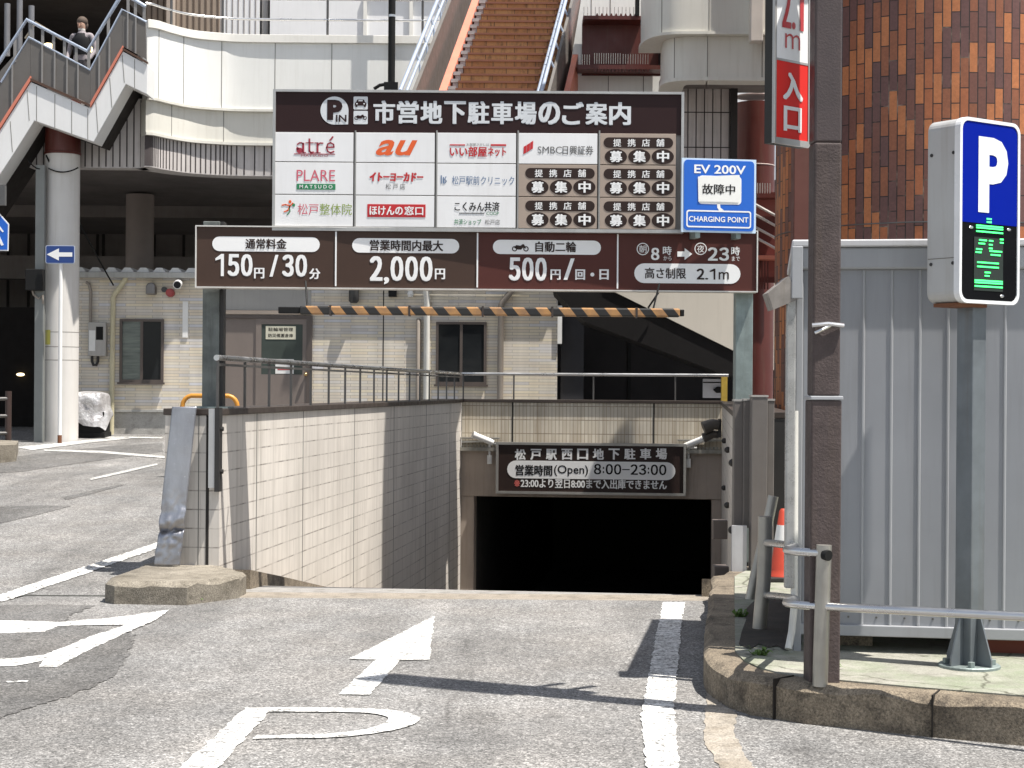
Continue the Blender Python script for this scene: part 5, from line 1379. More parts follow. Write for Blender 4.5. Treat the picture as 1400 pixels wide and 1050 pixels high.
# ------------------------------------------------------------------ left zigzag stairs
zs = thing('zigzag_stairs', 'white zigzag stairs with grey panelled railing at the top left of the picture', 'staircase', (0, 27.5, 0))
def zp(pts, Y=27.5): return [(P(x, y, Y).x, P(x, y, Y).z) for x, y in pts]
top = [(-60, 262), (0, 178), (42, 112), (124, 148), (168, 70), (202, 89)]
bot = [(201, 129), (172, 115), (128, 194), (47, 165), (20, 208), (-60, 330)]
b = MB(); b.prism(zp(top + bot), 0.0, 0.55); b.build('stringer', M('stair_white', (0.74, 0.74, 0.73), 0.5, 0, 0.05, 1, 0.12, dirt=(0.45, 0.42, 0.36)), zs, bevel=0.008)
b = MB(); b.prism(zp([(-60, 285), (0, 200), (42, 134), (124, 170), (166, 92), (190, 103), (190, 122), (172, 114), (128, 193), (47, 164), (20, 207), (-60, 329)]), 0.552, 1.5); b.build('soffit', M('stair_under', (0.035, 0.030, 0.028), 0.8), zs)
def line_prism(pts, w0, w1, y0, y1, name, mat, Y=27.5):
    """sloping strip along a polyline, from w0 to w1 px above it"""
    up = [(x, y - w1) for x, y in pts]; dn = [(x, y - w0) for x, y in pts]
    b = MB(); b.prism(zp(dn + up[::-1], Y), y0, y1); return b.build(name, mat, zs)
line_prism([(-60, 262), (0, 178), (42, 112)], 1, 8, -0.03, 0.04, 'trim', SALM)
line_prism([(124, 148), (168, 70)], 1, 7.5, -0.03, 0.04, 'trim', SALM)
line_prism([(42, 111), (124, 147)], 0.5, 4, -0.03, 0.04, 'ledge', M('ledge_brown', (0.10, 0.06, 0.045), 0.6))
line_prism([(168, 69), (202, 88)], 0.5, 3.5, -0.03, 0.04, 'ledge', M('ledge_brown', (0.10, 0.06, 0.045), 0.6))
for (x, y0, y1, dx) in ((37, 123, 165, 3), (50, 118, 166, 0), (75, 129, 175, 0), (98, 139, 183, 0), (120, 149, 191, 0), (131, 140, 182, 3), (150, 107, 147, 3), (167, 75, 113, 3), (184, 81, 120, 0), (14, 166, 208, 3)):
    a_, c_ = P(x, y0, 27.5), P(x + dx, y1, 27.5)
    b = MB(); b.prism([(a_.x - 0.005, a_.z), (a_.x + 0.005, a_.z), (c_.x + 0.005, c_.z), (c_.x - 0.005, c_.z)], -0.003, -0.0005); b.build('panel_seam', SEAM, zs)
# panels: one sheet per flight or landing
def panel(poly):
    b = MB(); b.prism(zp(poly), 0.05, 0.075); b.build('guard_panel', GPAN, zs)
panel([(-60, 240), (-60, 180), (0, 95), (40, 50), (40, 106), (0, 168)])
panel([(40.3, 106), (40.3, 51), (122, 97), (122, 141)])
panel([(122.3, 140), (122.3, 96), (166, 14), (166, 62)])
panel([(166.3, 62), (166.3, 14), (198, 29), (199, 80)])
for px, y0, y1 in ((16, 88, 150), (57, 60, 113), (74, 70, 121), (91, 79, 128), (106, 87, 135), (135, 75, 122), (149, 50, 95), (174, 17, 66), (185, 23, 72)):
    a_, c_ = P(px, y0, 27.5), P(px, y1, 27.5)
    b = MB(); b.box(a_.x - 0.012, a_.x + 0.012, 0.025, 0.0495, c_.z, a_.z); b.build('panel_rib', M('rib_light', (0.25, 0.24, 0.23), 0.5, 0.2), zs)
def zrail(pts, y, r_=0.027, mat=None):
    b = MB(); q = [P(px, py, 27.5) for px, py in pts]; b.tube([(v_.x, y, v_.z) for v_ in q], r_, 10); b.build('handrail', mat or RAILB, zs, smooth=35)
zrail([(-60, 170), (0, 80), (35, 26), (118, 69), (160, 0), (190, -50)], 0.06, 0.032)
zrail([(0, 112), (38, 50), (122, 95), (166, 12), (199, 29)], 0.06, 0.024)
zrail([(0, 28), (14, 5), (52, 28)], 1.45, 0.03, M('rail_brass', (0.45, 0.38, 0.28), 0.35, 0.8))
zrail([(178, -4), (198, 8)], 0.06, 0.03)
for px, y0, y1 in ((58, 60, 40), (73, 68, 47), (88, 77, 55), (104, 86, 63), (42, 54, 31), (121, 95, 68), (148, 48, 20), (133, 76, 44), (20, 84, 52), (175, 17, -10), (185, 22, -10), (197, 28, 6)):
    a_, c_ = P(px, y0, 27.5), P(px, y1, 27.5)
    b = MB(); b.box(a_.x - 0.035, a_.x + 0.012, 0.045, 0.058, a_.z, c_.z); b.build('rail_post', M('rib_light', (0.25, 0.24, 0.23), 0.5, 0.2), zs)
# far parapet of the stairs and the floors
b = MB(); b.prism(zp([(-60, 225), (0, 140), (42, 88), (122, 126), (166, 46), (200, 62), (201, 88), (168, 69), (124, 147), (42, 111), (0, 177), (-60, 261)]), 1.40, 1.5); b.build('guard_panel', GPAN, zs)
for i, (px, py0, d_) in enumerate(((10, 5, 29.3), (27, 0, 29.3), (43, 8, 29.3))):
    b = MB(); a_ = P(px, py0, 27.5 + 1.45); b.cyl((a_.x, 1.45, a_.z), (a_.x, 1.45, a_.z - 0.9), 0.05, 10); b.build('far_post', M('far_post', (0.20, 0.20, 0.21), 0.5, 0.3), zs, smooth=40)

# ------------------------------------------------------------------ person on the stairs
def person(loc, face):
    o = thing('person', 'person in a black vest over a grey top, standing on the zigzag stairs', 'person', loc, face)
    bm = bmesh.new()
    J = {'pel': (0, 0, 0.90), 'wai': (0, 0.0, 1.04), 'che': (0, 0.0, 1.25), 'nec': (0, 0.0, 1.41), 'hed': (0, -0.02, 1.50), 'top': (0, -0.01, 1.60)}
    for s_, n_ in ((-1, 'l'), (1, 'r')):
        J['hip' + n_] = (s_ * 0.09, 0, 0.86); J['kne' + n_] = (s_ * 0.10, -0.02, 0.47); J['ank' + n_] = (s_ * 0.10, 0.02, 0.08); J['toe' + n_] = (s_ * 0.11, -0.14, 0.035)
        J['sho' + n_] = (s_ * 0.17, 0.01, 1.35); J['elb' + n_] = (s_ * 0.24, 0.02, 1.08); J['wri' + n_] = (s_ * 0.20, -0.14, 0.90); J['han' + n_] = (s_ * 0.17, -0.21, 0.87)
    rad = dict(pel=0.135, wai=0.125, che=0.14, nec=0.05, hed=0.075, top=0.07, hip=0.085, kne=0.055, ank=0.04, toe=0.04, sho=0.06, elb=0.042, wri=0.03, han=0.035)
    E = [('pel', 'wai'), ('wai', 'che'), ('che', 'nec'), ('nec', 'hed'), ('hed', 'top')]
    for n_ in 'lr': E += [('pel', 'hip' + n_), ('hip' + n_, 'kne' + n_), ('kne' + n_, 'ank' + n_), ('ank' + n_, 'toe' + n_), ('che', 'sho' + n_), ('sho' + n_, 'elb' + n_), ('elb' + n_, 'wri' + n_), ('wri' + n_, 'han' + n_)]
    keys = list(J); me = bpy.data.meshes.new('person_body')
    me.from_pydata([J[k_] for k_ in keys], [(keys.index(a_), keys.index(c_)) for a_, c_ in E], [])
    ob = bpy.data.objects.new('body', me); COL.objects.link(ob); ob.parent = o
    sk = ob.modifiers.new('skin', 'SKIN'); sk.use_smooth_shade = True
    for i, k_ in enumerate(keys):
        r_ = rad.get(k_, rad.get(k_[:3])); sv = me.skin_vertices[0].data[i]; sv.radius = (r_, r_ * (0.72 if k_ in ('pel', 'wai', 'che') else 1)); sv.use_root = (k_ == 'pel')
    sb = ob.modifiers.new('sub', 'SUBSURF'); sb.levels = 2; sb.render_levels = 2
    m, nt, b = newmat('person_cloth')
    tc = _n(nt, 'ShaderNodeTexCoord'); sx = _n(nt, 'ShaderNodeSeparateXYZ'); nt.links.new(tc.outputs['Object'], sx.inputs[0])
    dv = _n(nt, 'ShaderNodeMath', operation='DIVIDE'); dv.inputs[1].default_value = 1.7; nt.links.new(sx.outputs[2], dv.inputs[0])
    c = ramp(nt, dv.outputs[0], [(0.0, (0.03, 0.03, 0.03)), (0.05, (0.06, 0.055, 0.06)), (0.535, (0.26, 0.23, 0.24)), (0.82, (0.26, 0.23, 0.24)), (0.835, (0.70, 0.68, 0.62)), (0.85, (0.46, 0.29, 0.21))], 'CONSTANT')
    nt.links.new(c, b.inputs['Base Color']); b.inputs['Roughness'].default_value = 0.8
    me.materials.append(m)
    b = MB()
    b.lathe([(0.125, 1.0), (0.14, 1.12), (0.15, 1.25), (0.12, 1.34), (0.085, 1.37)], (0, 0, 0), 20); b.v = [(x * 1.15, y * 0.85, z) for x, y, z in b.v]
    b.build('vest', M('vest_black', (0.015, 0.015, 0.017), 0.8), o, smooth=50)
    b = MB(); b.ball((0, 0.015, 1.575), 0.098, (0.92, 1.05, 0.9)); b.ball((0, 0.05, 1.52), 0.085, (1, 0.9, 1.0)); b.build('hair', M('hair_grey', (0.10, 0.075, 0.06), 0.7), o, smooth=50)
    b = MB(); b.prism([(-0.012, 1.47), (0.012, 1.47), (0, 1.52)], -0.115, -0.08)
    for s_ in (-1, 1): b.ball((s_ * 0.032, -0.092, 1.525), 0.010)
    b.box(-0.025, 0.025, -0.098, -0.08, 1.445, 1.452); b.build('face', M('face_skin', (0.33, 0.19, 0.14), 0.6), o)
ph = P(112, 33, 28.4)
person((ph.x, 28.4, ph.z - 1.53), R(-12))
# landing where the person stands
b = MB(); b.box(P(45, 100, 28.4).x, P(160, 100, 28.4).x, 0.1, 1.38, ph.z - 1.53 - 0.2, ph.z - 1.53 - 0.005); b.build('landing', DW2, zs)

# ------------------------------------------------------------------ deck on the right of the central stairs
rd = thing('side_deck', 'curved cream deck end with two stacked parapet bands, right of the central stairs', 'deck', (0, 0, 0))
DR = 22.7
pth = smoothpath([(X(876, 24.0, 40), 24.0), (X(878, 23.5, 40), 23.5), (X(890, 23.0, 40), 23.0), (X(915, 22.75, 40), 22.75), (X(960, DR, 40), DR), (X(1042, DR, 40), DR), (9.0, DR)], 6)
pt2 = smoothpath([(X(903, 24.2, 80), 24.2), (X(904, 23.6, 80), 23.6), (X(908, 23.15, 80), 23.15), (X(925, 22.9, 80), 22.9), (X(962, 22.82, 80), 22.82), (X(1042, 22.82, 80), 22.82), (9.0, 22.82)], 6)
zc1, zc0 = Zp(43, DR, 960), Zp(103, DR, 960)
band(pth, zc1, 9.6, 0.25).build('parapet', DW2, rd, smooth=30)
band(pth, 9.602, 9.72, 0.3, 0.04).build('parapet_cap', CAP, rd, smooth=30)
band(pth, zc1 - 0.04, zc1 - 0.002, 0.3, 0.03).build('drip_edge', DW2, rd, smooth=30)
band(pt2, zc0, zc1 - 0.042, 0.25).build('lower_band', DW2, rd, smooth=30)
band(pt2, zc0 - 0.05, zc0 - 0.002, 0.3, 0.03).build('drip_edge', DW2, rd, smooth=30)
seams(pth, (900, 966), zc1, 9.6, 0.0, 0.005); seams(pt2, (919, 964, 1036), zc0, zc1 - 0.042, 0.0, 0.005)
b = MB(); b.box(2.2, 9.0, 23.1, 24.3, zc0 + 0.05, zc1); b.build('slab', SOFF, rd)
b = MB(); xa, xb = X(1025, 22.55, 30), X(1042, 22.55, 30); b.box(xa, xb, 22.45, 22.65, Zp(57, 22.5, 1033), 9); b.build('drain_box', M('drain_cream', (0.55, 0.50, 0.45), 0.5), rd, bevel=0.01)
# ribbed pier under it
rp = thing('ribbed_pier', 'tall ribbed grey-brown wall under the right deck, behind the charging sign', 'wall', (0, 24.0, 0))
xa, xb = X(903, 24, 150), X(998, 24, 150)
b = MB(); b.box(xa, xb, 0, 0.3, 3.2, zc0 + 0.2); b.build('wall_face', RIBM, rp)
b = MB(); x = xa + 0.03
while x < xb: b.box(x, x + 0.014, -0.004, -0.0005, 3.2, zc0 + 0.2); x += 0.118
for z in (4.55, 5.05, 5.55): b.box(xa, xb, -0.0045, -0.0002, z, z + 0.014)
b.build('rib_groove', M('groove', (0.07, 0.06, 0.06), 0.8), rp)
b = MB(); b.box(xb + 0.002, xb + 0.10, -0.06, 0.3, 3.0, zc0 + 0.2); b.build('dark_edge', DARKMET, rp)
# white wall with the red housing and bird spikes
rh = thing('red_housing', 'dark red steel recess edged with bird spikes beside the central stairs', 'housing', (0, 24.4, 0))
hx = lambda px: X(px, 24.4, 60)
hz = lambda py: Zp(py, 24.4, 850)
b = MB(); b.box(hx(797), hx(906), 0.35, 0.4, hz(97), hz(24)); b.build('back_plate', RED, rh)
b = MB(); b.box(hx(797), hx(878), -0.02, 0.35, hz(27), hz(22)); b.build('top_flange', RED, rh)
b = MB(); b.box(hx(790), hx(910), -0.02, 0.35, hz(95), hz(89)); b.build('bottom_flange', RED, rh)
b = MB(); b.box(hx(903), hx(912), 0.0, 0.35, hz(88.9), hz(48)); b.build('side_flange', BLACK, rh)
SPK = M('spike_steel', (0.6, 0.58, 0.55), 0.3, 0.9)
def spikes(px0, px1, py, h_, mat, n_):
    b = MB()
    for i in range(n_):
        x = hx(px0 + (px1 - px0) * i / (n_ - 1)); b.cyl((x, 0.02, hz(py)), (x, 0.0, hz(py) + h_), 0.006, 5)
    b.build('bird_spike', mat, rh)
spikes(793, 806, 89, 0.15, SPK, 5); spikes(813, 848, 87, 0.15, SPK, 12); spikes(852, 886, 87, 0.14, SPK, 11); spikes(798, 866, 22, 0.13, SPK, 14)
for (p0, p1, py, n_) in ((814, 886, 95, 16), (816, 868, 22, 9)):
    b = MB()
    for i in range(n_):
        x = hx(p0 + (p1 - p0) * i / (n_ - 1)); z = hz(py)
        b.prism([(x - 0.02, z), (x + 0.02, z), (x + 0.006, z + (-0.035 if py > 50 else 0.035)), (x - 0.006, z + (-0.035 if py > 50 else 0.035))], -0.015, 0.05)
    b.build('saw_edge', RED, rh)
ww = thing('white_wall', 'white panelled wall above and below the red steel recess', 'wall', (0, 24.85, 0))
b = MB(); b.prism([(X(px, 24.85, 60), Zp(py, 24.85, 830)) for px, py in ((762, 300), (774, 126), (794, 0), (800, -60), (920, -60), (920, 300))], 0, 0.3); b.build('wall_face', DW, ww)
for px, y0, y1 in ((808, -60, 22), (834, -60, 22), (832, 98, 140), (880, 98, 140), (788, 98, 110)):
    b = MB(); x = X(px, 24.85, 60); b.box(x - 0.006, x + 0.006, -0.004, -0.0005, Zp(y1, 24.85, 830), Zp(y0, 24.85, 830)); b.build('panel_seam', SEAM, ww)
b = MB(); x = X(871, 24.4, 10); b.box(x - 0.03, x + 0.03, -0.5, -0.44, hz(22), hz(-60)); b.build('downpipe', BLACK, ww)

# ------------------------------------------------------------------ dark store room and the descending stair over it
dr = thing('store_room', 'unlit open store room beyond the portal railing, right of the booth', 'building', (0, 30, 0))
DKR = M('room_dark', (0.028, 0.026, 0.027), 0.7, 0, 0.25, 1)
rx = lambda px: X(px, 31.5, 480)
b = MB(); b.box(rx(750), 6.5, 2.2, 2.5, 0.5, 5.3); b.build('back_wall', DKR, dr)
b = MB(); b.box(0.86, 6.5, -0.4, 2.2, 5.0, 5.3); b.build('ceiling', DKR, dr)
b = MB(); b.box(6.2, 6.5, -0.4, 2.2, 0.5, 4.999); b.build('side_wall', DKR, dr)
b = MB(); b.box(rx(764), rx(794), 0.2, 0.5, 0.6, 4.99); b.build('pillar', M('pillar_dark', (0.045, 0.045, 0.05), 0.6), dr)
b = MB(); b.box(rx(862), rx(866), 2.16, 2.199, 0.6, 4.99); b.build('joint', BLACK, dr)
ds = thing('descending_stair', 'cream stair flight with a black underside sloping down behind the right gantry post', 'staircase', (0, 28.3, 0))
dz = lambda pts: [(P(x, y, 28.3).x, P(x, y, 28.3).z) for x, y in pts]
b = MB(); b.prism(dz([(828, 392), (838, 398), (1006, 481), (1062, 508), (1062, 380), (828, 380)]), 0.0, 0.12); b.build('parapet', M('stair_cream', (0.58, 0.54, 0.47), 0.6, 0, 0.05, 1, 0.1), ds)
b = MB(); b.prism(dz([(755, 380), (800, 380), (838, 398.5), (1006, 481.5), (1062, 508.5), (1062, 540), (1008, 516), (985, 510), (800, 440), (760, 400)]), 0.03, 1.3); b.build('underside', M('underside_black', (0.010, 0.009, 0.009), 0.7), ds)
b = MB(); a_, c_ = P(886, 421, 28.2), P(907, 390, 28.2); b.tube([a_ - Vector((0, 28.3, 0)), c_ - Vector((0, 28.3, 0))], 0.018, 6); b.build('stay_rod', BLACK, ds)
o = thing('notice_board', 'small white board in the dark room just left of the right gantry post', 'board', P(976, 531, 29.0))
b = MB(); w_, h_ = 30 / F * 29, 26 / F * 29; b.box(-w_ / 2, w_ / 2, 0, 0.05, -h_ / 2, h_ / 2); b.build('panel', M('board_white', (0.55, 0.55, 0.58), 0.5), o, bevel=0.006)
b = MB(); b.box(-w_ / 2, w_ / 2, -0.006, -0.001, h_ * 0.28, h_ * 0.34); b.build('stripe', BLACK, o)
b = MB(); b.prism([(-0.02, -0.02), (0.05, 0.03), (0.2, 0.02), (0.19, -0.07), (0.04, -0.08)], -0.04, -0.002); b.build('dark_fitting', BLACK, o, bevel=0.01)
o = thing('yellow_stand', 'narrow yellow metal stand at the right end of the portal railing', 'stand', (X(990, 28.0, 530), 28.0, gz(28)))
b = MB(); b.box(-0.05, 0.05, -0.04, 0.04, 0.0, Zp(515, 28, 990) - gz(28)); b.build('upright', M('stand_yellow', (0.40, 0.27, 0.04), 0.5, 0, 0.2, 8, 0.5), o)
b = MB(); b.box(-0.10, 0.10, -0.10, 0.10, 0, 0.05); b.build('foot', BLACK, o)

# ------------------------------------------------------------------ red column with the red stair rails
rc = thing('red_column', 'dark red steel column with pale hoops behind the charging sign and red entrance sign', 'column', (X(1032, 25.5, 200), 25.5, 0))
b = MB(); b.cyl((0, 0, 0.3), (0, 0, zc0 + 0.1), 0.30, 32); b.build('shaft', RED, rc, smooth=40)
for py in (117, 133, 228):
    zz = Zp(py, 25.5, 1032); b = MB(); b.lathe([(0.301, zz), (0.306, zz + 0.004), (0.306, zz + 0.012), (0.301, zz + 0.016)], (0, 0, 0), 32); b.build('hoop', M('hoop_pale', (0.55, 0.45, 0.42), 0.4), rc)
rs = thing('red_stair', 'dark red steel stair with pale handrails glimpsed right of the charging sign', 'staircase', (X(1045, 24.8, 300), 24.8, 0))
b = MB(); b.box(-0.12, 0.35, 0.25, 0.29, 3.2, 4.55); b.build('side_plate', RED, rs)
for py in (281, 295, 312, 326):
    a_, c_ = P(1030, py - 3, 24.7), P(1075, py + 22, 24.7); b = MB(); b.tube([(a_.x - rs.location.x, -0.1, a_.z), (c_.x - rs.location.x, -0.1, c_.z)], 0.02, 8); b.build('handrail', M('rail_pale', (0.62, 0.58, 0.55), 0.35, 0.5), rs, smooth=40)
b = MB()
for i in range(6):
    x = X(1036 + i * 3.4, 24.7, 258) - rs.location.x; b.box(x - 0.006, x + 0.006, -0.08, -0.06, Zp(264, 24.7, 1045), Zp(250, 24.7, 1045))
b.build('grille', M('rail_pale', (0.62, 0.58, 0.55)), rs)
b = MB(); b.box(-0.12, 0.35, -0.09, 0.2, Zp(270, 24.7, 1045), Zp(265, 24.7, 1045)); b.build('tread', RED, rs)
b = MB(); b.box(-0.12, 0.35, -0.09, 0.2, Zp(354, 24.7, 1045), Zp(349, 24.7, 1045)); b.build('tread', SALM, rs)
b = MB()
for i in range(5):
    x = X(1036 + i * 4, 24.7, 258) - rs.location.x; b.box(x - 0.01, x + 0.01, 0.0, 0.02, Zp(395, 24.7, 1045), Zp(356, 24.7, 1045))
b.build('baluster', RED, rs)

# ------------------------------------------------------------------ brick-clad round tower
CX, CY, CR_ = 4.83, 19.35, 1.797
m, nt, b_ = newmat('brick_cladding')
tc = _n(nt, 'ShaderNodeTexCoord'); sx = _n(nt, 'ShaderNodeSeparateXYZ'); nt.links.new(tc.outputs['UV'], sx.inputs[0])
cx = _n(nt, 'ShaderNodeCombineXYZ'); nt.links.new(sx.outputs[1], cx.inputs[0]); nt.links.new(sx.outputs[0], cx.inputs[1])
br = _n(nt, 'ShaderNodeTexBrick', offset=0.5); nt.links.new(cx.outputs[0], br.inputs['Vector'])
for k_, v_ in (('Color1', (0, 0, 0, 1)), ('Color2', (1, 1, 1, 1)), ('Mortar', (0.5, 0.5, 0.5, 1))): br.inputs[k_].default_value = v_
br.inputs['Scale'].default_value = 1; br.inputs['Brick Width'].default_value = 0.318; br.inputs['Row Height'].default_value = 0.0915; br.inputs['Mortar Size'].default_value = 0.006; br.inputs['Mortar Smooth'].default_value = 0.1
c = ramp(nt, br.outputs['Color'], [(0.0, (0.125, 0.056, 0.048)), (0.26, (0.16, 0.062, 0.043)), (0.45, (0.25, 0.085, 0.038)), (0.58, (0.34, 0.108, 0.040)), (0.78, (0.43, 0.150, 0.052))], 'CONSTANT')
c = mixc(nt, 1.0, c, ramp(nt, noise(nt, tc.outputs['Object'], 3.5, 6, 0.7), [(0.3, 0.84), (0.7, 1.10)]), 'MULTIPLY')
c = mixc(nt, 1.0, c, ramp(nt, noise(nt, tc.outputs['Object'], 30, 3, 0.7), [(0.3, 0.85), (0.7, 1.15)]), 'MULTIPLY')
ef = ramp(nt, noise(nt, tc.outputs['Object'], 2.3, 4, 0.7), [(0.55, 0), (0.7, 1)])
mo_ = mixc(nt, ef, (0.018, 0.010, 0.008), (0.22, 0.16, 0.12))
c = mixc(nt, br.outputs['Fac'], c, mo_)
nt.links.new(c, b_.inputs['Base Color'])
b_.inputs['Roughness'].default_value = 0.5
bump(nt, b_, br.outputs['Fac'], -0.7, 0.012)
tw = thing('brick_tower', 'tall round tower clad in upright brown and orange bricks behind the grey shed', 'tower', (CX, CY, 0))
n_ = 96; H_ = 15.0; vs = []; fs = []; uv = []
for i in range(n_ + 1):
    t = 2 * math.pi * i / n_ + 1.0; vs += [(CR_ * math.cos(t), CR_ * math.sin(t), 0.1), (CR_ * math.cos(t), CR_ * math.sin(t), H_)]
for i in range(n_):
    fs.append((2 * i, 2 * i + 2, 2 * i + 3, 2 * i + 1)); u0, u1 = 2 * math.pi * CR_ * i / n_, 2 * math.pi * CR_ * (i + 1) / n_; uv.append([(u0, 0.1), (u1, 0.1), (u1, H_), (u0, H_)])
b = MB(); b.add(vs, fs, uv); b.build('brick_shaft', m, tw, smooth=40)
b = MB(); b.lathe([(0.001, H_), (CR_ + 0.05, H_), (CR_ + 0.05, H_ + 0.3), (0.001, H_ + 0.3)], (0, 0, 0), 48); b.build('cap', DW2, tw)
b = MB(); zz = Zp(303, 17.55, 1250); b.lathe([(CR_ + 0.001, zz), (CR_ + 0.006, zz + 0.002), (CR_ + 0.006, zz + 0.012), (CR_ + 0.001, zz + 0.014)], (0, 0, 0), 96); b.build('lightning_strap', STEEL_D, tw)
b = MB(); q = P(1097, 300, 17.9); b.box(q.x - CX - 0.11, q.x - CX + 0.13, -1.55, -1.35, 0.2, 9); b.build('flat_duct', M('duct_red', (0.13, 0.055, 0.045), 0.5, 0, 0.15, 2, 0.2), tw, bevel=0.01)

# ------------------------------------------------------------------ grey prefab shed
SHA = R(-8.6)
sx0 = P(1090, 600, 9.06)
sh = thing('prefab_shed', 'grey ribbed metal shed on blocks beside the round brick tower', 'shed', (sx0.x, sx0.y, PZ), SHA)
SHG = M('shed_grey', (0.285, 0.295, 0.315), 0.45, 0.1, 0.10, 1.2, 0.30, dirt=(0.16, 0.15, 0.14))
SHL = M('shed_trim', (0.36, 0.37, 0.385), 0.4, 0.15, 0.08, 2, 0.15)
LSH, zb0, zt0 = 3.4, 0.095, 2.06
b = MB(); b.box(0.03, LSH, 0.03, 2.2, zb0 + 0.06, zt0); b.build('wall', SHG, sh)
b = MB(); x = 0.20
while x < LSH: b.prismz([(x - 0.009, 0.0299), (x - 0.004, 0.0225), (x + 0.004, 0.0225), (x + 0.009, 0.0299)], zb0 + 0.061, zt0 - 0.001); x += 0.1475
b.build('rib', SHL, sh)
b = MB(); x = 0.13
while x < LSH:
    for z in (zb0 + 0.10,): b.cyl((x, 0.0301, z), (x, 0.0255, z), 0.006, 6)
    x += 0.1475
b.build('screw', STEEL_D, sh)
b = MB(); b.box(0.0, LSH + 0.02, 0.005, 0.12, zb0, zb0 + 0.0595); b.build('base_rail', SHL, sh, bevel=0.005)
b = MB(); b.box(-0.02, LSH + 0.05, -0.004, 2.24, zt0 + 0.001, zt0 + 0.12); b.build('eave', SHL, sh, bevel=0.012)
b = MB(); b.box(-0.035, LSH + 0.06, -0.022, 2.26, zt0 + 0.121, zt0 + 0.16); b.build('roof_edge', M('shed_white', (0.60, 0.60, 0.61), 0.4, 0.1, 0.06, 2, 0.15), sh, bevel=0.008)
b = MB(); b.box(-0.012, 0.028, 0.0, 0.09, -0.0, zt0 - 0.01); b.build('corner_post', SHL, sh, bevel=0.006)
for i in range(4):
    b = MB(); b.box(0.2 + i * 0.86, 0.42 + i * 0.86, 0.25, 0.4, -0.003, zb0 - 0.001); b.build('foot_block', M('block_red', (0.20, 0.055, 0.035), 0.8) if i == 1 else KERB_D, sh)
b = MB(); b.box(1.0, 1.22, 0.14, 0.24, 0.004, zb0 - 0.004); b.build('brick', M('block_red', (0.20, 0.055, 0.035), 0.8), sh)
# gutter end and clear downpipe on the corner
dp = thing('rainwater_pipe', 'pale grey rainwater pipe with a tilted dirty hopper at the left corner of the shed', 'pipe', (sx0.x - 0.045, sx0.y - 0.03, PZ))
b = MB(); b.box(-0.025, 0.025, -0.03, 0.02, 0.35, 1.95); b.build('upper_pipe', M('pipe_pale', (0.40, 0.40, 0.39), 0.3, 0.3, 0.3, 8, 0.4), dp, bevel=0.008)
b = MB(); b.tube([(0.025, 0, 1.3), (0.03, 0, 0.25), (0.015, -0.02, 0.12), (-0.01, -0.06, 0.03)], 0.02, 10); b.build('lower_pipe', PW, dp, smooth=50)
b = MB(); b.add([(-0.13, -0.05, 1.93), (-0.02, -0.05, 2.02), (0.04, -0.05, 1.90), (-0.10, -0.05, 1.84), (-0.13, 0.15, 1.93), (-0.02, 0.15, 2.02), (0.04, 0.15, 1.90), (-0.10, 0.15, 1.84)], [(0, 1, 2, 3), (7, 6, 5, 4), (0, 4, 5, 1), (1, 5, 6, 2), (2, 6, 7, 3), (3, 7, 4, 0)])
b.build('hopper', M('hopper', (0.24, 0.22, 0.20), 0.6, 0, 0.35, 8, 0.6), dp)
b = MB(); b.box(-0.005, 0.055, -0.055, -0.035, 1.90, 2.18); b.build('end_cap', SHL, dp, bevel=0.005)

# ------------------------------------------------------------------ brown pole with its signs
q = G(1123, 930, lambda y: PZ)
PXX, PYY = q.x, q.y
po = thing('sign_pole', 'square dark brown steel pole with stippled paint rising from the kerb island', 'pole', (PXX, PYY, PZ), R(2))
POLE = M('pole_brown', (0.06, 0.044, 0.043), 0.5, 0.05, 0.15, 6, 0.2, 0.2, 90)
POLE2 = M('pole_stipple', (0.085, 0.067, 0.064), 0.65, 0.0, 0.2, 12, 0.25, 0.4, 75)
zsl = Zp(547, PYY, 1127) - PZ; zst = Zp(197, PYY, 1127) - PZ
b = MB(); b.box(-0.074, 0.074, -0.074, 0.074, -0.01, zsl); b.build('sleeve', POLE2, po, bevel=0.008)
b = MB(); b.box(-0.080, 0.080, -0.080, 0.080, zsl + 0.001, zsl + 0.02); b.build('sleeve_rim', SHL, po, bevel=0.004)
b = MB(); b.box(-0.067, 0.067, -0.067, 0.067, zsl + 0.021, zst); b.build('lower_shaft', POLE2, po, bevel=0.010)
b = MB(); b.box(-0.0665, 0.0665, -0.0665, 0.0665, zst + 0.0005, 3.68); b.build('upper_shaft', POLE, po, bevel=0.010)
zc_ = Zp(446, PYY, 1127) - PZ
b = MB(); b.tube([(-0.075, -0.08, zc_), (0.0, -0.09, zc_ + 0.008), (0.078, -0.08, zc_)], 0.012, 8); b.tube([(0.02, -0.085, zc_ + 0.005), (-0.03, -0.1, zc_ - 0.02), (-0.06, -0.08, zc_ - 0.035)], 0.008, 6); b.build('hose_clamp', STEEL, po, smooth=40)
# red entrance sign
RA = R(40)
en = thing('entrance_sign', 'tall narrow sign on the brown pole, white above with a red lower half', 'sign', (1.35, 8.32, 2.82), RA)
ew, et = 0.1295, 0.032
b = MB(); b.box(-ew, ew, -et + 0.0125, et, -0.01, 0.92); b.build('cabinet', M('cabinet_dark', (0.04, 0.039, 0.037), 0.6, 0.0), en)
b = MB()
for a_ in ((-ew - 0.004, ew + 0.004, -0.012, 0.018), (-ew - 0.004, -ew + 0.010, 0.0182, 0.92), (ew - 0.010, ew + 0.004, 0.0182, 0.92)): b.box(a_[0], a_[1], -et - 0.004, -et + 0.012, a_[2], a_[3])
b.build('frame', M('frame_grey', (0.42, 0.41, 0.39), 0.4, 0.5), en)
zb1 = 0.395
b = MB(); b.box(-ew + 0.010, ew - 0.010, -et, -et + 0.0118, 0.0185, zb1); fr_ = b.build('red_panel', M('sign_red', (0.70, 0.035, 0.028), 0.45, spec=0.1), en)
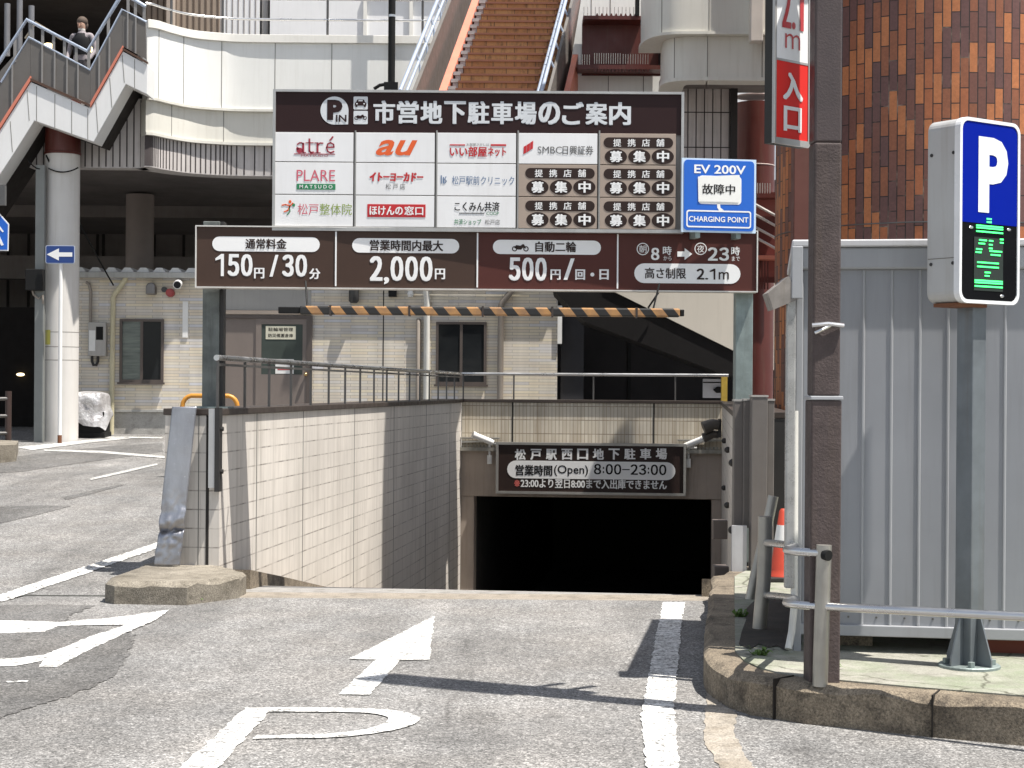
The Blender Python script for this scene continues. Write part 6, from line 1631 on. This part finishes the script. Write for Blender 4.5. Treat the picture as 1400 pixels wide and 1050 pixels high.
b = MB(); b.box(-ew + 0.010, ew - 0.010, -et, -et + 0.0118, zb1 + 0.012, 0.91); fw_ = b.build('white_panel', SIGN_WH, en)
b = MB(); b.box(-ew + 0.010, ew - 0.010, -et - 0.002, -et + 0.0118, zb1 + 0.0005, zb1 + 0.0115); b.build('divider', M('frame_grey', (0.42, 0.41, 0.39)), en)
b = MB(); put_text(b, '入', (-0.070, 0.208, 0.078, 0.345), -et - 0.003, 0.05); put_text(b, '口', (-0.064, 0.055, 0.070, 0.178), -et - 0.003, 0.05); b.build('lettering', SIGN_WH, fr_)
RT = M('text_red', (0.50, 0.035, 0.035), 0.4)
b = MB(); put_digits(b, '2.1', (-0.085, 0.56, 0.098, 0.80), -et - 0.003, 0.02); put_text(b, 'ｍ', (-0.056, 0.462, 0.056, 0.535), -et - 0.003, 0.0); b.build('lettering', RT, fw_)
b = MB()
for z in (0.25, 0.72): b.box(ew * 0.2, ew + 0.17, -0.02 + et, 0.02 + et, z, z + 0.04)
b.build('arm', POLE, en)
# sign higher on the pole (outside the frame, its shadow lies on the road)
up = thing('upper_sign', 'narrow unlit sign high on the brown pole, above the white and red one', 'sign', (PXX, PYY + 0.02, 4.06), R(45))
b = MB(); b.box(-0.15, 0.15, -0.05, 0.05, 0, 2.25); b.build('cabinet', M('cabinet_dark', (0.04, 0.039, 0.037), 0.6, 0.0), up, bevel=0.01)
b = MB(); b.cyl((0, 0, -0.2), (0, 0, -0.001), 0.022, 10); b.build('mast', POLE, up)

# ------------------------------------------------------------------ blue P sign
PA = R(35)
q = G(1325, 914, lambda y: PZ)
ps = thing('parking_sign', 'blue parking sign box with a green lit display, on a grey steel post', 'sign', (q.x, q.y, PZ), PA)
b = MB(); b.box(-0.052, 0.052, -0.052, 0.052, 0.02, 1.87); b.build('post', M('post_steel', (0.16, 0.18, 0.195), 0.45, 0.35, 0.25, 4, 0.4), ps, bevel=0.006)
b = MB(); b.lathe([(0.155, 0.0), (0.155, 0.02), (0.15, 0.024)], (0, 0, 0), 32); b.build('base_plate', GALV, ps)
for a_ in range(4):
    d = Vector((math.cos(R(a_ * 90)), math.sin(R(a_ * 90)))); nn = Vector((-d.y, d.x)) * 0.005
    i_, o_ = d * 0.0535, d * 0.142; i2 = d * 0.065
    b = MB(); pts = [(i_, 0.025), (o_, 0.025), (o_, 0.06), (i2, 0.29), (i_, 0.29)]
    b.add([(*(p + nn), z) for p, z in pts] + [(*(p - nn), z) for p, z in pts], [(0, 1, 2, 3, 4), (9, 8, 7, 6, 5)] + [(i, (i + 1) % 5, 5 + (i + 1) % 5, 5 + i) for i in range(5)])
    b.build('gusset', M('post_steel', (0.16, 0.18, 0.195)), ps)
    d2 = Vector((math.cos(R(a_ * 90 + 45)), math.sin(R(a_ * 90 + 45)))) * 0.115
    b = MB(); b.cyl((d2.x, d2.y, 0.025), (d2.x, d2.y, 0.05), 0.018, 6); b.build('bolt', GALV, ps)
bw_, bt_, z0_, z1_ = 0.2275, 0.098, 1.855, 2.775
b = MB(); b.prism(rrect(-bw_, z0_, bw_, z1_, 0.055, 6), -bt_, bt_); b.build('box', M('box_cream', (0.46, 0.46, 0.45), 0.4, 0.1, 0.06, 2, 0.3, dirt=(0.22, 0.16, 0.10)), ps, bevel=0.006)
oo, ii = rrect(-bw_ - 0.003, z0_ - 0.003, bw_ + 0.003, z1_ + 0.003, 0.057, 6), rrect(-bw_ + 0.014, z0_ + 0.014, bw_ - 0.014, z1_ - 0.014, 0.045, 6)
b = MB(); N_ = len(oo)
vs = [(p[0], -bt_ - 0.016, p[1]) for p in oo] + [(p[0], -bt_ - 0.016, p[1]) for p in ii] + [(p[0], -bt_ + 0.02, p[1]) for p in oo] + [(p[0], -bt_ - 0.0005, p[1]) for p in ii]
fs = []
for i in range(N_):
    j = (i + 1) % N_; fs += [(i, j, N_ + j, N_ + i), (2 * N_ + i, 2 * N_ + j, j, i), (N_ + i, N_ + j, 3 * N_ + j, 3 * N_ + i)]
b.add(vs, fs); b.build('white_frame', M('frame_white', (0.78, 0.79, 0.80), 0.3), ps)
zm_ = 2.255
up_ = [p for p in rrect(-bw_ + 0.016, z0_, bw_ - 0.016, z1_ - 0.016, 0.04, 6) if p[1] > (z0_ + z1_) / 2]
b = MB(); b.prism(up_ + [(-bw_ + 0.016, zm_), (bw_ - 0.016, zm_)], -bt_ - 0.012, -bt_ - 0.001); bp = b.build('blue_panel', M('p_blue', (0.001, 0.012, 0.27), 0.5, 0, 0.05, 2, spec=0.04), ps)
lo_ = [p for p in rrect(-bw_ + 0.016, z0_ + 0.016, bw_ - 0.016, z1_, 0.04, 6) if p[1] < (z0_ + z1_) / 2]
b = MB(); b.prism([(bw_ - 0.016, zm_ - 0.001), (-bw_ + 0.016, zm_ - 0.001)] + lo_, -bt_ - 0.010, -bt_ - 0.001); kp = b.build('display_panel', M('display_black', (0.004, 0.004, 0.005), 0.3, spec=0.06), ps)
b = MB(); put_text(b, 'P', (-0.090, zm_ + 0.055, 0.138, z1_ - 0.085), -bt_ - 0.014, 0.045); b.build('lettering', M('p_white', (0.78, 0.80, 0.82), 0.35), bp)
b = MB(); b.box(-0.117, 0.105, -bt_ - 0.0125, -bt_ - 0.0105, z0_ + 0.062, z1_ - 0.535 - 0.055); b.build('display_glass', M('display_grey', (0.035, 0.045, 0.04), 0.4, spec=0.06), kp)
LED = M('led_green', (0.05, 0.85, 0.16), 0.4, emit=1.5)
b = MB()
def led(u0, u1, py):      # u 0..1 across the 0.2 m display, py = crop row
    zz = z0_ + 0.06 + (815 - py) / (815 - 530) * 0.375
    b.box(-0.117 + u0 * 0.222, -0.117 + u1 * 0.222, -bt_ - 0.0150, -bt_ - 0.0127, zz - 0.0038, zz + 0.0038)
for u0, u1, py in ((0.42, 0.58, 538), (0.42, 0.58, 550), (0.06, 0.98, 566), (0.06, 0.98, 574), (0.06, 0.98, 588), (0.88, 1.0, 612), (0.88, 1.0, 625), (0.16, 0.42, 621), (0.5, 0.64, 621), (0.14, 0.36, 634), (0.5, 0.62, 636), (0.06, 0.26, 656), (0.5, 0.62, 650), (0.04, 0.24, 668), (0.52, 0.95, 660), (0.56, 0.9, 674),
                   (0.10, 0.84, 706), (0.10, 0.84, 722), (0.36, 0.56, 743), (0.36, 0.52, 756), (0.02, 0.98, 775), (0.02, 0.98, 783), (0.02, 0.98, 797)): led(u0, u1, py)
b.build('led_character', LED, kp)
for (x, z) in ((-0.14, z0_ + 0.375), (0.15, z0_ + 0.38), (0.10, z0_ + 0.04)):
    b = MB(); b.ball((x, -bt_ - 0.012, z), 0.010, (1.6, 0.4, 0.8)); b.build('screw', STEEL, kp, smooth=50)
for z in (2.60, 2.05):
    for y in (-0.07, 0.07): b = MB(); b.cyl((-bw_ - 0.004, y, z), (-bw_ + 0.002, y, z), 0.009, 8); b.build('rivet', DARKMET, ps)
b = MB(); b.box(-bw_ - 0.0015, -bw_ + 0.004, -0.09, 0.09, 2.075, 2.079); b.build('seam', SEAM, ps)
b = MB(); b.box(-bw_ + 0.03, bw_ * 0.1, -bt_ * 0.8, bt_ * 0.8, z0_ - 0.02, z0_ - 0.001); b.build('rusty_underside', M('rust', (0.16, 0.06, 0.025), 0.8), ps)

# ------------------------------------------------------------------ steel guard rails on the island
q1 = G(1121, 935, lambda y: PZ); q2 = G(1046, 862, lambda y: PZ)
gr = thing('pipe_rail', 'bent stainless pipe guard rail with two posts on the curved kerb island', 'railing', (q1.x, q1.y, PZ))
D = Vector((q2.x - q1.x, q2.y - q1.y, 0))
h1 = Zp(745, q1.y, 1122) - PZ
b = MB(); b.cyl((0, 0, -0.01), (0.015, 0, h1), 0.037, 18); b.build('post', STEEL_P, gr, smooth=40)
b = MB(); b.cyl((0.012, -0.022, h1 - 0.045), (0.03, -0.046, h1 - 0.047), 0.026, 14); b.build('socket', BLACK, gr, smooth=40)
hl_ = Zp(706, q2.y, 1042) - PZ
b = MB(); b.tube([tuple(D + Vector((-0.035, 0, -0.01))), tuple(D + Vector((-0.01, 0, 0.30))), tuple(D + Vector((-0.005, 0, 0.45))), tuple(D + Vector((-0.005, 0, hl_)))], 0.042, 18); b.build('post', STEEL_P, gr, smooth=40)
b = MB(); d2 = Vector((1.61 - q1.x, 11.3 - q1.y, 0)); b.tube([tuple(d2), tuple(d2 + Vector((0.05, 0, 0.25))), tuple(d2 + Vector((0.11, 0, 0.5))), tuple(d2 + Vector((0.15, 0, 0.70)))], 0.036, 16); b.build('leaning_post', STEEL_P, gr, smooth=40)
def curve_rail(zh, y0, y1):
    za = Zp(y0, q1.y, 1110) - PZ; zb3 = Zp(y1, q2.y, 1042) - PZ
    pts = [(0, -0.01, za), (-0.12, 0.25, za + (zb3 - za) * 0.1), (D.x * 0.75, D.y * 0.42, za + (zb3 - za) * 0.35), (D.x * 1.0, D.y * 0.75, za + (zb3 - za) * 0.7), (D.x + 0.0, D.y, zb3)]
    b = MB(); b.tube(smoothpath3(pts), 0.021, 12); b.build('rail', STEEL, gr, smooth=50)
def smoothpath3(pts, n=6):
    out = []
    for i in range(len(pts) - 1):
        p0, p1, p2, p3 = [Vector(pts[max(0, min(len(pts) - 1, k))]) for k in (i - 1, i, i + 1, i + 2)]
        for j in range(n):
            t = j / n; out.append(0.5 * ((2 * p1) + (p2 - p0) * t + (2 * p0 - 5 * p1 + 4 * p2 - p3) * t * t + (3 * p1 - p0 - 3 * p2 + p3) * t ** 3))
    out.append(Vector(pts[-1])); return out
curve_rail(0, 756, 742); curve_rail(0, 829, 814)
g1 = Zp(829, q1.y, 1135) - PZ
a_ = Vector((0, 0, g1)); 
e1 = P(1402, 843, q1.y - 0.55) - Vector((q1.x, q1.y, PZ)); e2 = a_ + (e1 - a_) * 2.2
b = MB(); b.tube([tuple(a_), tuple(e1), tuple(e2)], 0.021, 12); b.build('rail', STEEL, gr, smooth=40)
b = MB(); b.cyl((e2.x, e2.y, -0.05), (e2.x, e2.y, h1), 0.037, 16); b.build('post', STEEL_D, gr, smooth=40)

# ------------------------------------------------------------------ dark grey boards at the head of the right wall
BDY = 13.1
bdp = thing('folding_boards', 'four dark grey upright boards standing at the near end of the right ramp wall', 'boards', (X(1030, 13.1, 600), 13.1, 0))
ox = bdp.location.x
for (x0, x1, y0, y1, yd, th_) in ((1004, 1016.5, 549, 722, 0.12, 0.10), (1017, 1029.5, 548, 722, 0.08, 0.10), (1028, 1050, 543, 795, -0.06, 0.13), (1049.5, 1059, 548, 770, 0.06, 0.12)):
    b = MB(); b.box(X(x0, 13.1 + yd) - ox, X(x1, 13.1 + yd) - ox, yd, yd + th_, Zp(y1, 13.1 + yd, 1030), Zp(y0, 13.1 + yd, 1030)); b.build('board', GREYP, bdp, bevel=0.006)
    b = MB(); b.box(X(x0, 13.1 + yd) - ox - 0.004, X(x1, 13.1 + yd) - ox + 0.004, yd - 0.004, yd + th_, Zp(y0, 13.1 + yd, 1030) + 0.001, Zp(y0, 13.1 + yd, 1030) + 0.016); b.build('top_cap', M('cap_grey', (0.36, 0.35, 0.33), 0.5), bdp)
b = MB(); b.box(X(1003, 13.05) - ox, X(1023, 13.05) - ox, -0.03, 0.03, Zp(789, 13.05, 1010), Zp(719, 13.05, 1010)); b.build('pale_sheet', M('sheet_pale', (0.52, 0.53, 0.55), 0.4, 0.2, 0.12, 5, 0.2), bdp)
b = MB(); b.box(X(976, 13.4) - ox, X(996, 13.4) - ox, 0.28, 0.4, Zp(737, 13.4, 985), Zp(711, 13.4, 985)); b.build('latch_box', M('latch', (0.12, 0.10, 0.09), 0.5), bdp, bevel=0.008)
b = MB(); b.box(X(978, 13.4) - ox, X(998, 13.4) - ox, 0.28, 0.45, 0.0, Zp(774, 13.4, 985)); b.build('foot_box', M('latch', (0.12, 0.10, 0.09)), bdp, bevel=0.008)
# traffic cone
cz = thing('traffic_cone', 'orange traffic cone with a white band behind the pipe rail', 'cone', (X(1071, 12.4, 700), 12.4, PZ + 0.009))
ORC = M('cone_orange', (0.50, 0.055, 0.025), 0.5, 0, 0.1, 6)
b = MB(); b.lathe([(0.135, 0.04), (0.125, 0.06), (0.105, 0.10), (0.035, 0.58), (0.02, 0.60)], (0, 0, 0), 24); b.build('body', ORC, cz, smooth=40)
b = MB(); b.prismz([(-0.16, -0.16), (0.16, -0.16), (0.16, 0.16), (-0.16, 0.16)], 0, 0.039); b.build('base', DARKMET, cz, bevel=0.01)
b = MB(); b.lathe([(0.0785, 0.30), (0.0545, 0.465), (0.053, 0.465)], (0, 0, 0), 24); b.build('white_band', SIGN_WH, cz, smooth=40)
cz.scale = (0.88, 0.88, 0.88)
# weeds at the kerbs
WEED = M('weed_green', (0.09, 0.16, 0.03), 0.7, 0, 0.3, 20)
def weed(p, r_, n_, label):
    rnd = random.Random(int(p[0] * 1000)); b = MB()
    for i in range(n_):
        a_ = rnd.uniform(0, 6.28); l_ = r_ * rnd.uniform(0.5, 1.2); h_ = r_ * rnd.uniform(0.3, 1.0); w_ = r_ * 0.16
        d = Vector((math.cos(a_), math.sin(a_), 0)); s_ = Vector((-d.y, d.x, 0)) * w_; o_ = Vector((rnd.uniform(-r_, r_) * 0.5, rnd.uniform(-r_, r_) * 0.3, 0))
        m_ = o_ + d * l_ * 0.5 + Vector((0, 0, h_)); e_ = o_ + d * l_ + Vector((0, 0, h_ * 0.7))
        b.add([o_ - s_ * 0.4, o_ + s_ * 0.4, m_ + s_, e_, m_ - s_], [(0, 1, 2, 3, 4)])
    o = b.build('weed', WEED, None, loc=p); tag(o, label, 'weed')
weed(G(270, 823), 0.07, 40, 'tuft of green weeds at the foot of the left kerb block')
weed(Vector((1.32, 8.9, PZ)), 0.06, 26, 'small weeds in the pavement joint nearest the kerb curve')
weed(Vector((1.42, 10.4, PZ)), 0.06, 24, 'green weeds between the kerb and the leaning rail post')
weed(Vector((1.62, 8.45, PZ)), 0.05, 18, 'thin weeds at the foot of the brown pole')
weed(Vector((2.6, 8.1, PZ)), 0.05, 16, 'thin weeds in the pavement in front of the parking sign post')
